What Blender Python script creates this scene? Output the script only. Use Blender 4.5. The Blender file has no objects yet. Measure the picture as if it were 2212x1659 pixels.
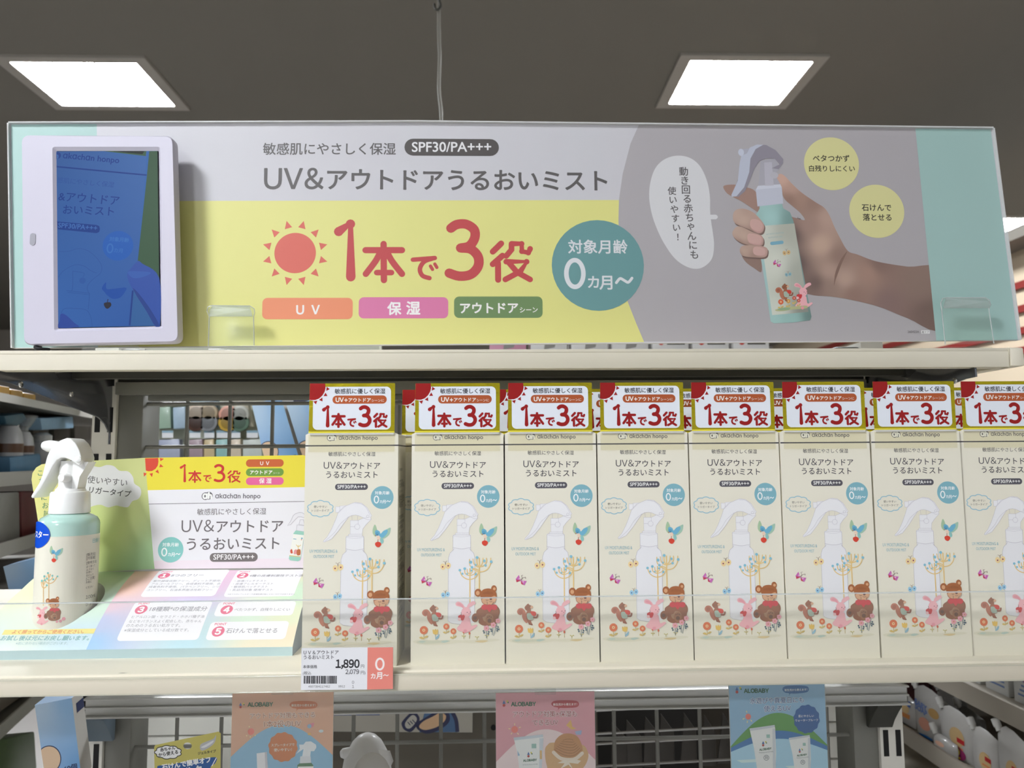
import bpy, bmesh, math, random
from mathutils import Vector, Matrix
from mathutils.geometry import tessellate_polygon
random.seed(7)
S = bpy.context.scene
COL = S.collection

# ------------------------------------------------------------------ camera (eye at the origin, floor at FLOOR)
FLOOR, CEIL = -1.45, 1.67
FPX, PITCH, YAW, ROLL = 1660.0, .0939, .0303, -.0069
fw = Vector((math.sin(YAW)*math.cos(PITCH), math.cos(YAW)*math.cos(PITCH), math.sin(PITCH)))
rt0 = Vector((math.cos(YAW), -math.sin(YAW), 0)); up0 = rt0.cross(fw)
rt = rt0*math.cos(ROLL) + up0*math.sin(ROLL); up = up0*math.cos(ROLL) - rt0*math.sin(ROLL)
cd = bpy.data.cameras.new('camera'); cam = bpy.data.objects.new('camera', cd); COL.objects.link(cam)
cam.matrix_world = Matrix(((rt.x, up.x, -fw.x, 0), (rt.y, up.y, -fw.y, 0), (rt.z, up.z, -fw.z, 0), (0, 0, 0, 1)))
cd.sensor_width = 36; cd.lens = FPX*36/2212; cd.clip_start = .02; cd.clip_end = 60
cd.dof.use_dof = True; cd.dof.focus_distance = .6; cd.dof.aperture_fstop = 13
S.camera = cam
S.view_settings.view_transform = 'Standard'; S.view_settings.look = 'None'; S.view_settings.gamma = 1
S.view_settings.exposure = 0.0
w = bpy.data.worlds.new('store_air'); S.world = w; w.use_nodes = True
w.node_tree.nodes['Background'].inputs[0].default_value = (.95, .98, 1, 1)
w.node_tree.nodes['Background'].inputs[1].default_value = .75
PANEL_EMIT = 150.0          # the ceiling light panels
# grid of ceiling lights: x, y of the fixture centre
LIGHTS = [(-1.74, 3.34), (1.12, 3.28), (3.75, 5.42), (-1.5, -.75), (-1.72, -3.6), (-4.4, 1.0), (4.0, 2.0), (6.6, 3.6)]  # last two fixtures are unseen, added to brighten the ceiling at the right

# ------------------------------------------------------------------ helpers
def lin(c):
    if isinstance(c, str):
        c = [int(c[i:i+2], 16) for i in (0, 2, 4)]
    return tuple((x/255/12.92 if x/255 <= .04045 else ((x/255+.055)/1.055)**2.4) for x in c)
def ray(px, py): return fw + rt*((px-1106)/FPX) + up*((829.5-py)/FPX)
def PY(px, py, Y): d = ray(px, py); return d*(Y/d.y)
def PX(px, py, X): d = ray(px, py); return d*(X/d.x)
def PZ(px, py, Z): d = ray(px, py); return d*(Z/d.z)

MATS = {}
def mat(name, col='cccccc', rough=.5, metal=0, noise=0, scale=30, bump=0, emit=None, coat=0, spec=.5):
    if name in MATS: return MATS[name]
    m = bpy.data.materials.new(name); m.use_nodes = True; nt = m.node_tree; b = nt.nodes['Principled BSDF']
    c = lin(col) if isinstance(col, str) else col
    b.inputs['Base Color'].default_value = (*c, 1); b.inputs['Roughness'].default_value = rough
    b.inputs['Metallic'].default_value = metal; b.inputs['Coat Weight'].default_value = coat
    b.inputs['Specular IOR Level'].default_value = spec
    if emit:
        b.inputs['Emission Color'].default_value = (*lin(emit[0]), 1); b.inputs['Emission Strength'].default_value = emit[1]
    if noise or bump:
        tc = nt.nodes.new('ShaderNodeTexCoord'); n = nt.nodes.new('ShaderNodeTexNoise'); n.inputs['Scale'].default_value = scale
        n.inputs['Detail'].default_value = 4
        nt.links.new(tc.outputs['Object'], n.inputs['Vector'])
        if noise:
            r = nt.nodes.new('ShaderNodeMix'); r.data_type = 'RGBA'
            r.inputs[6].default_value = (*[x*(1-noise) for x in c], 1); r.inputs[7].default_value = (*[min(1, x*(1+noise)) for x in c], 1)
            nt.links.new(n.outputs['Fac'], r.inputs[0]); nt.links.new(r.outputs[2], b.inputs['Base Color'])
        if bump:
            bp = nt.nodes.new('ShaderNodeBump'); bp.inputs['Strength'].default_value = bump; bp.inputs['Distance'].default_value = .002
            nt.links.new(n.outputs['Fac'], bp.inputs['Height']); nt.links.new(bp.outputs[0], b.inputs['Normal'])
    MATS[name] = m; return m
def clearmat(name, col='ffffff', gloss=.08, haze=.03, rough=.05):
    if name in MATS: return MATS[name]
    m = bpy.data.materials.new(name); m.use_nodes = True; nt = m.node_tree; nt.nodes.clear()
    o = nt.nodes.new('ShaderNodeOutputMaterial'); t = nt.nodes.new('ShaderNodeBsdfTransparent'); g = nt.nodes.new('ShaderNodeBsdfGlossy')
    d = nt.nodes.new('ShaderNodeBsdfDiffuse'); a = nt.nodes.new('ShaderNodeMixShader'); b = nt.nodes.new('ShaderNodeMixShader')
    t.inputs[0].default_value = (*lin(col), 1); g.inputs['Roughness'].default_value = rough
    a.inputs[0].default_value = gloss; b.inputs[0].default_value = haze
    nt.links.new(t.outputs[0], a.inputs[1]); nt.links.new(g.outputs[0], a.inputs[2])
    nt.links.new(a.outputs[0], b.inputs[1]); nt.links.new(d.outputs[0], b.inputs[2]); nt.links.new(b.outputs[0], o.inputs[0])
    MATS[name] = m; return m
def inkmat(name, rough=.5, emit=0, metal=0, bump=0, spec=.5, coat=0):
    if name in MATS: return MATS[name]
    m = bpy.data.materials.new(name); m.use_nodes = True; nt = m.node_tree; b = nt.nodes['Principled BSDF']
    a = nt.nodes.new('ShaderNodeVertexColor'); a.layer_name = 'ink'
    b.inputs['Roughness'].default_value = rough; b.inputs['Metallic'].default_value = metal; b.inputs['Specular IOR Level'].default_value = spec
    b.inputs['Coat Weight'].default_value = coat
    if emit:
        b.inputs['Base Color'].default_value = (.01, .01, .012, 1)
        nt.links.new(a.outputs[0], b.inputs['Emission Color']); b.inputs['Emission Strength'].default_value = emit
    else: nt.links.new(a.outputs[0], b.inputs['Base Color'])
    if bump:
        tc = nt.nodes.new('ShaderNodeTexCoord'); n = nt.nodes.new('ShaderNodeTexNoise'); n.inputs['Scale'].default_value = 420
        bp = nt.nodes.new('ShaderNodeBump'); bp.inputs['Strength'].default_value = bump; bp.inputs['Distance'].default_value = .0006
        nt.links.new(tc.outputs['Object'], n.inputs['Vector']); nt.links.new(n.outputs['Fac'], bp.inputs['Height']); nt.links.new(bp.outputs[0], b.inputs['Normal'])
    MATS[name] = m; return m

def tag(o, label, cat, group=None, kind=None):
    if label: o['label'] = label
    if cat: o['category'] = cat
    if group: o['group'] = group
    if kind: o['kind'] = kind
    return o
def thing(name, loc, label, cat, group=None):
    o = bpy.data.objects.new(name, None); COL.objects.link(o); o.empty_display_size = .02
    o.location = loc; return tag(o, label, cat, group)
def link(name, me, parent=None, base=(0, 0, 0)):
    o = bpy.data.objects.new(name, me); COL.objects.link(o)
    if parent: o.parent = parent
    else: o.location = base
    return o
def pbase(parent, base):
    p = Vector(base)
    q = parent
    if parent is not None:
        p = Vector((0, 0, 0))
        while q is not None: p += q.location; q = q.parent
    return p
def dup(root, loc, label=None, group=None, rz=None):
    r = root.copy(); COL.objects.link(r); r.location = loc
    if rz is not None: r.rotation_euler[2] = rz
    if label: r['label'] = label
    if group: r['group'] = group
    for ch in list(root.children):
        c = ch.copy(); COL.objects.link(c); c.parent = r
        for g in list(ch.children):
            d = g.copy(); COL.objects.link(d); d.parent = c
    return r

def catmull(pts, closed, n=5):
    pts = [Vector(p) for p in pts]; m = len(pts); out = []
    if m < 3: return pts
    for i in range(m if closed else m-1):
        p0 = pts[i-1] if (closed or i > 0) else pts[0]; p1 = pts[i]; p2 = pts[(i+1) % m]
        p3 = pts[(i+2) % m] if (closed or i+2 < m) else pts[-1]
        for k in range(n):
            t = k/n
            out.append(.5*((2*p1)+(p2-p0)*t+(2*p0-5*p1+4*p2-p3)*t*t+(3*p1-p0-3*p2+p3)*t**3))
    if not closed: out.append(pts[-1])
    return out
def rrect(x0, y0, x1, y1, r, n=5):
    out = []
    for cx, cy, a in ((x1-r, y1-r, 0), (x0+r, y1-r, 90), (x0+r, y0+r, 180), (x1-r, y0+r, 270)):
        for k in range(n+1):
            t = math.radians(a+90*k/n); out.append((cx+r*math.cos(t), cy+r*math.sin(t)))
    return out

class MB:
    """collects shapes in world coordinates and links them as one mesh"""
    def __init__(s): s.V, s.F, s.M = [], [], []
    def add(s, verts, faces, m):
        b = len(s.V); s.V += [Vector(v) for v in verts]
        for f in faces: s.F.append([b+i for i in f]); s.M.append(m)
        return s
    def box(s, x0, x1, y0, y1, z0, z1, m):
        v = [(x, y, z) for z in (z0, z1) for y in (y0, y1) for x in (x0, x1)]
        return s.add(v, [(0, 2, 3, 1), (4, 5, 7, 6), (0, 1, 5, 4), (2, 6, 7, 3), (0, 4, 6, 2), (1, 3, 7, 5)], m)
    def prism(s, pts, d, m, cap=None):
        """pts: 3-D outline, d: extrusion vector"""
        n = len(pts); d = Vector(d); a = [Vector(p) for p in pts]
        f = [[i, (i+1) % n, n+(i+1) % n, n+i] for i in range(n)]
        s.add(a+[p+d for p in a], f, m)
        s.add(a, [list(range(n))[::-1]], cap or m); s.add([p+d for p in a], [list(range(n))], m); return s
    def lathe(s, c, prof, m, n=28, ax=None):
        c = Vector(c); z = Vector(ax or (0, 0, 1)).normalized(); x = z.orthogonal().normalized()
        if ax is None: x = Vector((1, 0, 0))
        y = z.cross(x); v = []; f = []
        for r, h in prof:
            for k in range(n):
                a = 2*math.pi*k/n; v.append(c+x*(r*math.cos(a))+y*(r*math.sin(a))+z*h)
        for i in range(len(prof)-1):
            for k in range(n): f.append((i*n+k, i*n+(k+1) % n, (i+1)*n+(k+1) % n, (i+1)*n+k))
        f.append(tuple(range(n))[::-1]); f.append(tuple(range((len(prof)-1)*n, len(prof)*n)))
        return s.add(v, f, m)
    def tube(s, pts, r, m, n=8, smooth=0):
        pts = [Vector(p) for p in pts]
        if smooth: pts = catmull(pts, False, smooth)
        v = []; f = []; prev = None
        for i, p in enumerate(pts):
            t = (pts[min(i+1, len(pts)-1)]-pts[max(i-1, 0)]).normalized()
            x = t.orthogonal().normalized() if prev is None else (prev-t*prev.dot(t)).normalized()
            prev = x; y = t.cross(x); rr = r[i] if isinstance(r, (list, tuple)) else r
            for k in range(n):
                a = 2*math.pi*k/n; v.append(p+x*(rr*math.cos(a))+y*(rr*math.sin(a)))
        for i in range(len(pts)-1):
            for k in range(n): f.append((i*n+k, i*n+(k+1) % n, (i+1)*n+(k+1) % n, (i+1)*n+k))
        f.append(tuple(range(n))[::-1]); f.append(tuple(range((len(pts)-1)*n, len(pts)*n)))
        return s.add(v, f, m)
    def sphere(s, c, rx, ry, rz, m, nu=16, nv=10):
        pr = []; v = []; f = []
        for i in range(nv+1):
            t = math.pi*(i/nv-.5); 
            for k in range(nu):
                a = 2*math.pi*k/nu; v.append((c[0]+rx*math.cos(t)*math.cos(a), c[1]+ry*math.cos(t)*math.sin(a), c[2]+rz*math.sin(t)))
        for i in range(nv):
            for k in range(nu): f.append((i*nu+k, i*nu+(k+1) % nu, (i+1)*nu+(k+1) % nu, (i+1)*nu+k))
        return s.add(v, f, m)
    def build(s, name, parent=None, base=(0, 0, 0), smooth=False, bevel=0, seg=2, angle=40, label=None, sub=0):
        p = pbase(parent, base); me = bpy.data.meshes.new(name)
        me.from_pydata([v-p for v in s.V], [], s.F)
        ms = []
        for i, m in enumerate(s.M):
            if m not in ms: ms.append(m); me.materials.append(m)
            me.polygons[i].material_index = ms.index(m)
        me.validate(); 
        bm = bmesh.new(); bm.from_mesh(me); bmesh.ops.remove_doubles(bm, verts=bm.verts, dist=1e-6)
        bmesh.ops.recalc_face_normals(bm, faces=bm.faces); bm.to_mesh(me); bm.free()
        o = link(name, me, parent, base)
        if bevel:
            b = o.modifiers.new('bevel', 'BEVEL'); b.width = bevel; b.segments = seg; b.limit_method = 'ANGLE'; b.angle_limit = math.radians(35)
        if sub:
            b = o.modifiers.new('sub', 'SUBSURF'); b.levels = sub; b.render_levels = sub
        if smooth or bevel:
            for q in me.polygons: q.use_smooth = True
            e = o.modifiers.new('split', 'EDGE_SPLIT'); e.split_angle = math.radians(angle)
        if label: o['label'] = label
        return o

GL = {}
def glyph(t, res=3):
    k = (t, res)
    if k in GL: return GL[k]
    if t[0] == '~':            # latin set in the sans used by the rest of the print, spaced by glyph width
        v, f, x = [], [], 0
        for ch in t[1:]:
            if ch == ' ': x += .3; continue
            a, b, x0, x1, y0, y1 = glyph(chr(ord(ch)+0xFEE0), res); n = len(v)
            v += [(p[0]-x0+x, p[1]) for p in a]; f += [tuple(i+n for i in q) for q in b]; x += x1-x0+(.085 if ch not in '.,' else .05)
        xs = [p[0] for p in v]; ys = [p[1] for p in v]; GL[k] = (v, f, min(xs), max(xs), min(ys), max(ys)); return GL[k]
    c = bpy.data.curves.new('t', 'FONT'); c.body = t; c.resolution_u = res
    o = bpy.data.objects.new('t', c); COL.objects.link(o)
    bpy.context.view_layer.update()
    me = bpy.data.meshes.new_from_object(o.evaluated_get(bpy.context.evaluated_depsgraph_get()))
    v = [(p.co.x, p.co.y) for p in me.vertices]; f = [tuple(p.vertices) for p in me.polygons]
    bpy.data.objects.remove(o); bpy.data.curves.remove(c); bpy.data.meshes.remove(me)
    xs = [p[0] for p in v]; ys = [p[1] for p in v]
    GL[k] = (v, f, min(xs), max(xs), min(ys), max(ys)); return GL[k]

EPS = .000035
class Sheet:
    """a printed surface: flat inks laid out in the surface's own metres (u right, v up), several thin layers"""
    def __init__(s, o, eu=(1, 0, 0), ev=(0, 0, 1), gain=1.0, rough=.5, ink=None):
        s.o, s.eu, s.ev = Vector(o), Vector(eu).normalized(), Vector(ev).normalized(); s.n = s.eu.cross(s.ev)
        s.V, s.F, s.C, s.M = [], [], [], []; s.gain = gain; s.T = (0, 0, 1); s.ink = ink or inkmat('printed_card', .5)
        s.cu, s.cv = [], []; s.base = 0; s.k = 0
    # position of a point of the print, measured on the photograph, in metres on the surface
    def inv(s, px, py):
        d = ray(px, py); t = s.o.dot(s.n)/d.dot(s.n); p = d*t-s.o
        return Vector((p.dot(s.eu), p.dot(s.ev)))
    def map(s, u, v, l): return s.o+s.eu*u+s.ev*v+s.n*l
    def crop(s, ox, oy, k): s.T = (ox, oy, k); return s
    def pt(s, p): return s.inv(s.T[0]+s.T[2]*p[0], s.T[1]+s.T[2]*p[1])
    def sc(s, p): return (s.pt((p[0]+.5, p[1]))-s.pt((p[0]-.5, p[1]))).length
    def col(s, c):
        if callable(c): return c
        return tuple(min(.93, x*s.gain) for x in (lin(c) if isinstance(c, (str, list)) else c))
    def raw(s, uv, faces, c, L, m=None):
        s.k += .008; b = len(s.V); s.V += [(p[0], p[1], (L+s.base+s.k)*EPS) for p in uv]
        for f in faces:
            s.F.append([b+i for i in f]); s.C.append(c); s.M.append(m or s.ink)
    def fill(s, uv, c, L=1, m=None):
        s.raw(uv, [list(range(len(uv)))] if sum(uv[i-1][0]*uv[i][1]-uv[i][0]*uv[i-1][1] for i in range(len(uv))) > 0 else [list(range(len(uv)))[::-1]], s.col(c), L, m)
    def poly(s, pts, c, L=1, smooth=False, m=None, n=5):
        uv = [s.pt(p) for p in pts]
        if smooth: uv = catmull(uv, True, n)
        s.fill(uv, c, L, m)
    def rect(s, x0, y0, x1, y1, c, L=1, r=0, m=None):
        a, b = s.pt((x0, y0)), s.pt((x1, y1)); k = s.sc((x0, y0))
        X0, X1, Y0, Y1 = min(a.x, b.x), max(a.x, b.x), min(a.y, b.y), max(a.y, b.y)
        r = min(r*k, (X1-X0)/2.001, (Y1-Y0)/2.001)
        s.fill(rrect(X0, Y0, X1, Y1, r) if r else [(X0, Y0), (X1, Y0), (X1, Y1), (X0, Y1)], c, L, m)
    def circle(s, x, y, r, c, L=1, n=40, ry=None, m=None, rot=0):
        p = s.pt((x, y)); k = s.sc((x, y)); ry = ry or r; a0 = math.radians(rot)
        uv = []
        for i in range(n):
            a = 2*math.pi*i/n; X, Y = r*k*math.cos(a), ry*k*math.sin(a)
            uv.append((p.x+X*math.cos(a0)-Y*math.sin(a0), p.y+X*math.sin(a0)+Y*math.cos(a0)))
        s.fill(uv, c, L, m)
    def stroke(s, pts, wd, c, L=2, smooth=True, closed=False, cap=True, m=None, n=5):
        k = s.sc(pts[0])*wd/2; uv = [s.pt(p) for p in pts]; ends = uv if not smooth or len(uv) < 3 else [uv[0], uv[-1]]
        if smooth: uv = catmull(uv, closed, n)
        N = len(uv); v = []; f = []
        for i, p in enumerate(uv):
            a = uv[i-1] if (i or closed) else uv[0]; b = uv[(i+1) % N] if (i < N-1 or closed) else uv[-1]
            d1, d2 = (p-a), (b-p)
            d1 = d1.normalized() if d1.length > 1e-9 else d2.normalized(); d2 = d2.normalized() if d2.length > 1e-9 else d1
            t = (d1+d2); t = t.normalized() if t.length > 1e-6 else d1
            q = Vector((-t.y, t.x)); mm = 1/max(.96, q.dot(Vector((-d2.y, d2.x))))
            v += [p+q*k*mm, p-q*k*mm]
        for i in range(N if closed else N-1):
            j = (i+1) % N; f.append((2*i+1, 2*j+1, 2*j, 2*i))
        s.raw(v, f, s.col(c), L, m)
        if cap and not closed:
            for j, p in enumerate(ends):
                q = 12 if k > .0006 else 6
                s.raw([(p.x+k*math.cos(2*math.pi*i/q), p.y+k*math.sin(2*math.pi*i/q)) for i in range(q)], [list(range(q))], s.col(c), L+.08*(j+1), m)
    def text(s, t, p0, p1, c, L=3, bold=0, asp=1.0, res=3, m=None, h=None, uvs=False):
        """text whose ink runs from p0 to p1 (both on the baseline)"""
        v, f, x0, x1, y0, y1 = glyph(t, res); a, b = (p0, p1) if uvs else (s.pt(p0), s.pt(p1))
        e = b-a; W = e.length; e = e/W; q = Vector((-e.y, e.x)); k = W/(x1-x0)
        ky = k*asp if h is None else h*s.sc(p0)/(y1-y0)
        offs = [(0, 0)] if not bold else [(bold*math.cos(i*math.pi/4), bold*math.sin(i*math.pi/4)) for i in range(8)]
        col = s.col(c)
        for j, (dx, dy) in enumerate(offs):
            s.raw([a+e*((x-x0+dx)*k)+q*((y+dy)*ky) for x, y in v], f, col, L+.02*j, m)
    def mark(s, t, c0, h, c, L=3, bold=0):
        """a short mark centred on the surface point c0, h metres tall"""
        v, f, x0, x1, y0, y1 = glyph(t, 4); k = h/(y1-y0)
        for j in range(9 if bold else 1):
            dx, dy = (bold*math.cos(j*.785), bold*math.sin(j*.785)) if j else (0, 0)
            s.raw([(c0[0]+(x-(x0+x1)/2+dx)*k, c0[1]+(y-(y0+y1)/2+dy)*k) for x, y in v], f, s.col(c), L+.02*j)
    def gridfill(s, pts, fn, step, L=1, smooth=True, n=5):
        """outline filled with an ink blend fn(u, v), cut into small cells"""
        uv = [s.pt(p) for p in pts]; uv = catmull(uv, True, n) if smooth else uv; s.k += .008
        x0, x1 = min(p.x for p in uv), max(p.x for p in uv); y0, y1 = min(p.y for p in uv), max(p.y for p in uv)
        def clip(P, ax, val, sg):
            o = []
            for i in range(len(P)):
                a, b = P[i-1], P[i]; da, db = sg*(a[ax]-val), sg*(b[ax]-val)
                if (da >= 0) != (db >= 0): o.append(Vector(a).lerp(Vector(b), da/(da-db)))
                if db >= 0: o.append(b)
            return o
        for i in range(int((x1-x0)/step)+1):
            A = clip(clip(uv, 0, x0+i*step, 1), 0, x0+(i+1)*step, -1)
            if len(A) < 3: continue
            for j in range(int((y1-y0)/step)+1):
                B = clip(clip(A, 1, y0+j*step, 1), 1, y0+(j+1)*step, -1) if A else []
                if len(B) < 3: continue
                ar = sum(B[k-1][0]*B[k][1]-B[k][0]*B[k-1][1] for k in range(len(B)))
                if abs(ar) < 1e-12: continue
                if ar < 0: B = B[::-1]
                b = len(s.V); s.V += [(p[0], p[1], (L+s.base+s.k)*EPS) for p in B]
                s.F.append(list(range(b, b+len(B)))); s.C.append([s.col(fn(p[0], p[1])) for p in B]); s.M.append(s.ink)
    def vtext(s, t, p0, p1, c, size, L=3, bold=0, rot=0):
        """upright column of characters, centres from p0 to p1"""
        n = len(t); a, b = s.pt(p0), s.pt(p1); k = s.sc(p0)*size; col = s.col(c); r = math.radians(rot); e = Vector((math.cos(r), math.sin(r))); q = Vector((-e.y, e.x))
        for i, ch in enumerate(t):
            v, f, x0, x1, y0, y1 = glyph(ch, 3); p = a.lerp(b, i/(n-1))
            offs = [(0, 0)] if not bold else [(bold*math.cos(j*math.pi/3), bold*math.sin(j*math.pi/3)) for j in range(6)]
            for j, (dx, dy) in enumerate(offs):
                s.raw([p+e*((x-(x0+x1)/2+dx)*k)+q*((y-(y0+y1)/2+dy)*k) for x, y in v], f, col, L+.02*j)
    def grad(s, quad, cols, nu=8, nv=8, L=1, uvs=False):
        """quad corners bl, br, tr, tl printed with a blend of four inks"""
        s.k += .008; P = quad if uvs else [s.pt(p) for p in quad]; cc = [s.col(c) for c in cols]
        def bi(A, a, b): return [A[0][i]*(1-a)*(1-b)+A[1][i]*a*(1-b)+A[2][i]*a*b+A[3][i]*(1-a)*b for i in range(len(A[0]))]
        for i in range(nu):
            for j in range(nv):
                q = [(i/nu, j/nv), ((i+1)/nu, j/nv), ((i+1)/nu, (j+1)/nv), (i/nu, (j+1)/nv)]
                b = len(s.V); s.V += [(*bi(P, a, c)[:2], (L+s.base+s.k)*EPS) for a, c in q]
                s.F.append([b, b+1, b+2, b+3]); s.C.append([tuple(bi(cc, a, c)) for a, c in q]); s.M.append(s.ink)
    def build(s, name, parent=None, base=(0, 0, 0), mb=None, label=None):
        """mb: an MB whose solid shapes go into the same mesh"""
        p = pbase(parent, base); bm = bmesh.new(); cl = bm.loops.layers.float_color.new('ink'); fl = bm.faces.layers.int.new('fn'); ms = []; fns = []
        vs = [bm.verts.new(v) for v in s.V]
        for f, c, m in zip(s.F, s.C, s.M):
            try: q = bm.faces.new([vs[i] for i in f])
            except ValueError: continue
            if m not in ms: ms.append(m)
            q.material_index = ms.index(m)
            if callable(c): fns.append(c); q[fl] = len(fns); continue
            for i, lp in enumerate(q.loops): lp[cl] = (*(c[i] if isinstance(c, list) else c), 1)
        for ax, cuts in ((0, s.cu), (1, s.cv)):
            for x in cuts:
                no = (1, 0, 0) if ax == 0 else (0, 1, 0); co = (x, 0, 0) if ax == 0 else (0, x, 0)
                bmesh.ops.bisect_plane(bm, geom=bm.verts[:]+bm.edges[:]+bm.faces[:], plane_co=co, plane_no=no)
        if fns:
            for q in bm.faces:
                if q[fl]:
                    for lp in q.loops: lp[cl] = (*s.col(fns[q[fl]-1](lp.vert.co.x, lp.vert.co.y)), 1)
        for v in bm.verts: v.co = s.map(*v.co)-p
        if mb:
            for f, m in zip(mb.F, mb.M):
                q = bm.faces.new([bm.verts.new(mb.V[i]-p) for i in f])
                if m not in ms: ms.append(m)
                q.material_index = ms.index(m)
        me = bpy.data.meshes.new(name); bm.to_mesh(me); bm.free()
        for m in ms: me.materials.append(m)
        o = link(name, me, parent, base)
        if label: o['label'] = label
        return o

def blend(ctrl, vs=1):
    """ink blended between control points (u, v, colour)"""
    P = [(u, v*vs, lin(c)) for u, v, c in ctrl]
    def f(u, v):
        W = 0; o = [0, 0, 0]
        for a, b, c in P:
            k = 1/((u-a)**2+(v-b)**2+2e-5)**1.5; W += k
            for i in range(3): o[i] += c[i]*k
        return tuple(x/W for x in o)
    return f
# reusable printed motifs ------------------------------------------------------
def fit(box, b0):
    """map motif coordinates b0=(x0,y0,x1,y1) onto box"""
    kx = (box[2]-box[0])/(b0[2]-b0[0]); ky = (box[3]-box[1])/(b0[3]-b0[1])
    return (lambda p: (box[0]+(p[0]-b0[0])*kx, box[1]+(p[1]-b0[1])*ky)), kx
def slogan(s, box, c, L=3, wk=1.0, m=None):
    """the big rounded '1 bottle, 3 jobs' lettering, drawn stroke by stroke"""
    g, k = fit(box, (502, 617, 1690, 1002))
    cnt = [0]
    def st(pts, wd, smooth=False):
        cnt[0] += 1; s.stroke([g(p) for p in pts], wd*k*wk, c, L+.02*cnt[0], smooth=smooth, m=m)
    st([(530, 692), (600, 647), (602, 962)], 57)
    st([(798, 766), (800, 982)], 38); st([(690, 803), (908, 803)], 38); st([(780, 812), (750, 868), (692, 945)], 38, True)
    st([(818, 812), (848, 868), (908, 945)], 38, True); st([(757, 937), (845, 937)], 34)
    st([(973, 860), (1104, 850)], 27); st([(1090, 853), (1040, 872), (1015, 915), (1030, 955), (1072, 970)], 27, True)
    st([(1078, 898), (1090, 918)], 20); st([(1104, 886), (1116, 906)], 20)
    st([(1200, 672), (1235, 650), (1290, 648), (1338, 680), (1342, 730), (1310, 778), (1258, 790)], 57, True)
    st([(1258, 790), (1320, 798), (1362, 842), (1362, 900), (1318, 948), (1250, 958), (1190, 940)], 57, True)
    st([(1500, 763), (1450, 812)], 36); st([(1508, 836), (1450, 887)], 36); st([(1481, 880), (1482, 980)], 36)
    st([(1562, 765), (1562, 800), (1530, 838)], 34); st([(1562, 765), (1622, 765), (1624, 810), (1662, 818), (1673, 795)], 34)
    st([(1530, 872), (1652, 872), (1615, 930), (1525, 978)], 34); st([(1548, 880), (1595, 935), (1673, 978)], 34)
def sun(s, cx, cy, r, c, L=2, a0=15, n=12, tip=1.6, base=1.25, only=None, m=None):
    for i in range(n):
        a = math.radians(a0+i*360/n)
        if only and not only(math.degrees(a)): continue
        w_ = math.radians(8.4)
        s.poly([(cx+r*tip*math.cos(a), cy-r*tip*math.sin(a)), (cx+r*base*math.cos(a-w_), cy-r*base*math.sin(a-w_)), (cx+r*base*math.cos(a+w_), cy-r*base*math.sin(a+w_))], c, L, m=m)
def cloud(s, cx, cy, rx, ry, c, L=2, n=10, line=0):
    pts = []
    for i in range(n*6):
        a = 2*math.pi*i/(n*6); k = 1+.075*(abs(math.sin(a*n/2))-.6)*1.6; pts.append((cx+rx*k*math.cos(a), cy-ry*k*math.sin(a)))
    if line: s.stroke(pts, line, c, L, smooth=False, closed=True)
    else: s.poly(pts, c, L)
def badge(s, cx, cy, r, ink, white='f4f6f4', L=2):
    """round 'from 0 months' badge"""
    s.circle(cx, cy, r, ink, L)
    s.text('対象月齢', (cx-.64*r, cy-.28*r), (cx+.64*r, cy-.28*r), white, L+1, bold=.018)
    s.circle(cx-.5*r, cy+.18*r, .235*r, white, L+1, ry=.345*r); s.circle(cx-.5*r, cy+.18*r, .135*r, ink, L+2, ry=.245*r)
    s.text('カ', (cx-.21*r, cy+.48*r), (cx+.02*r, cy+.48*r), white, L+1, bold=.02)
    s.text('月', (cx+.04*r, cy+.5*r), (cx+.31*r, cy+.5*r), white, L+1, bold=.02)
    s.stroke([(cx+.4*r, cy+.38*r), (cx+.48*r, cy+.29*r), (cx+.57*r, cy+.33*r), (cx+.66*r, cy+.37*r), (cx+.74*r, cy+.28*r)], .06*r, white, L+1)
def brand(s, x0, x1, yb, c, bg, L=2):
    """round 'ah' mark and the lettering beside it; yb baseline"""
    W = x1-x0; r = W*.066; cx, cy = x0+r, yb-W*.038
    s.circle(cx, cy+r*.05, r*.97, c, L); s.circle(x0+W*.19-r, cy-r*.08, r, c, L)
    s.text('ɑh', (x0+W*.022, yb+W*.006), (x0+W*.172, yb+W*.006), 'f5f5f2', L+1, bold=.06)
    s.text('ɑkɑchɑn honpo', (x0+W*.235, yb), (x1, yb), c, L, bold=.012)
def bird(s, x, y, k, L=3):
    f = lambda a: [(x+p[0]*k, y+p[1]*k) for p in a]
    s.poly(f([(30, -130), (5, -80), (0, -20), (20, 20), (45, 35), (60, -10), (58, -70)]), 'a9c4a0', L, True)
    s.poly(f([(245, -85), (200, -70), (150, -40), (118, 0), (125, 50), (160, 60), (205, 30), (235, -10)]), 'a4c5b0', L, True)
    s.poly(f([(34, -40), (60, -55), (95, -35), (110, -5), (150, -45), (195, -60), (205, -30), (180, 15), (140, 50), (100, 40), (60, 20), (38, 5)]), '6fb2cd', L+1, True)
    s.circle(x+62*k, y-2*k, 26*k, '5b9fc0', L+2); s.circle(x+64*k, y+8*k, 5*k, '2b2b33', L+3, n=8)
    s.poly(f([(30, 18), (48, 12), (46, 28)]), 'd0503f', L+3)
    s.circle(x+80*k, y+48*k, 22*k, 'eed3bd', L+2, ry=28*k)
    s.poly(f([(110, 50), (140, 60), (150, 110), (120, 130), (105, 90)]), '8fc3bd', L+1, True)
    s.stroke(f([(75, 75), (73, 110)]), 7*k, 'a04030', L+2)
    s.poly(f([(40, 120), (75, 106), (110, 118), (118, 145), (95, 175), (78, 180), (55, 172), (38, 150)]), 'd8432f', L+3, True)
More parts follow.
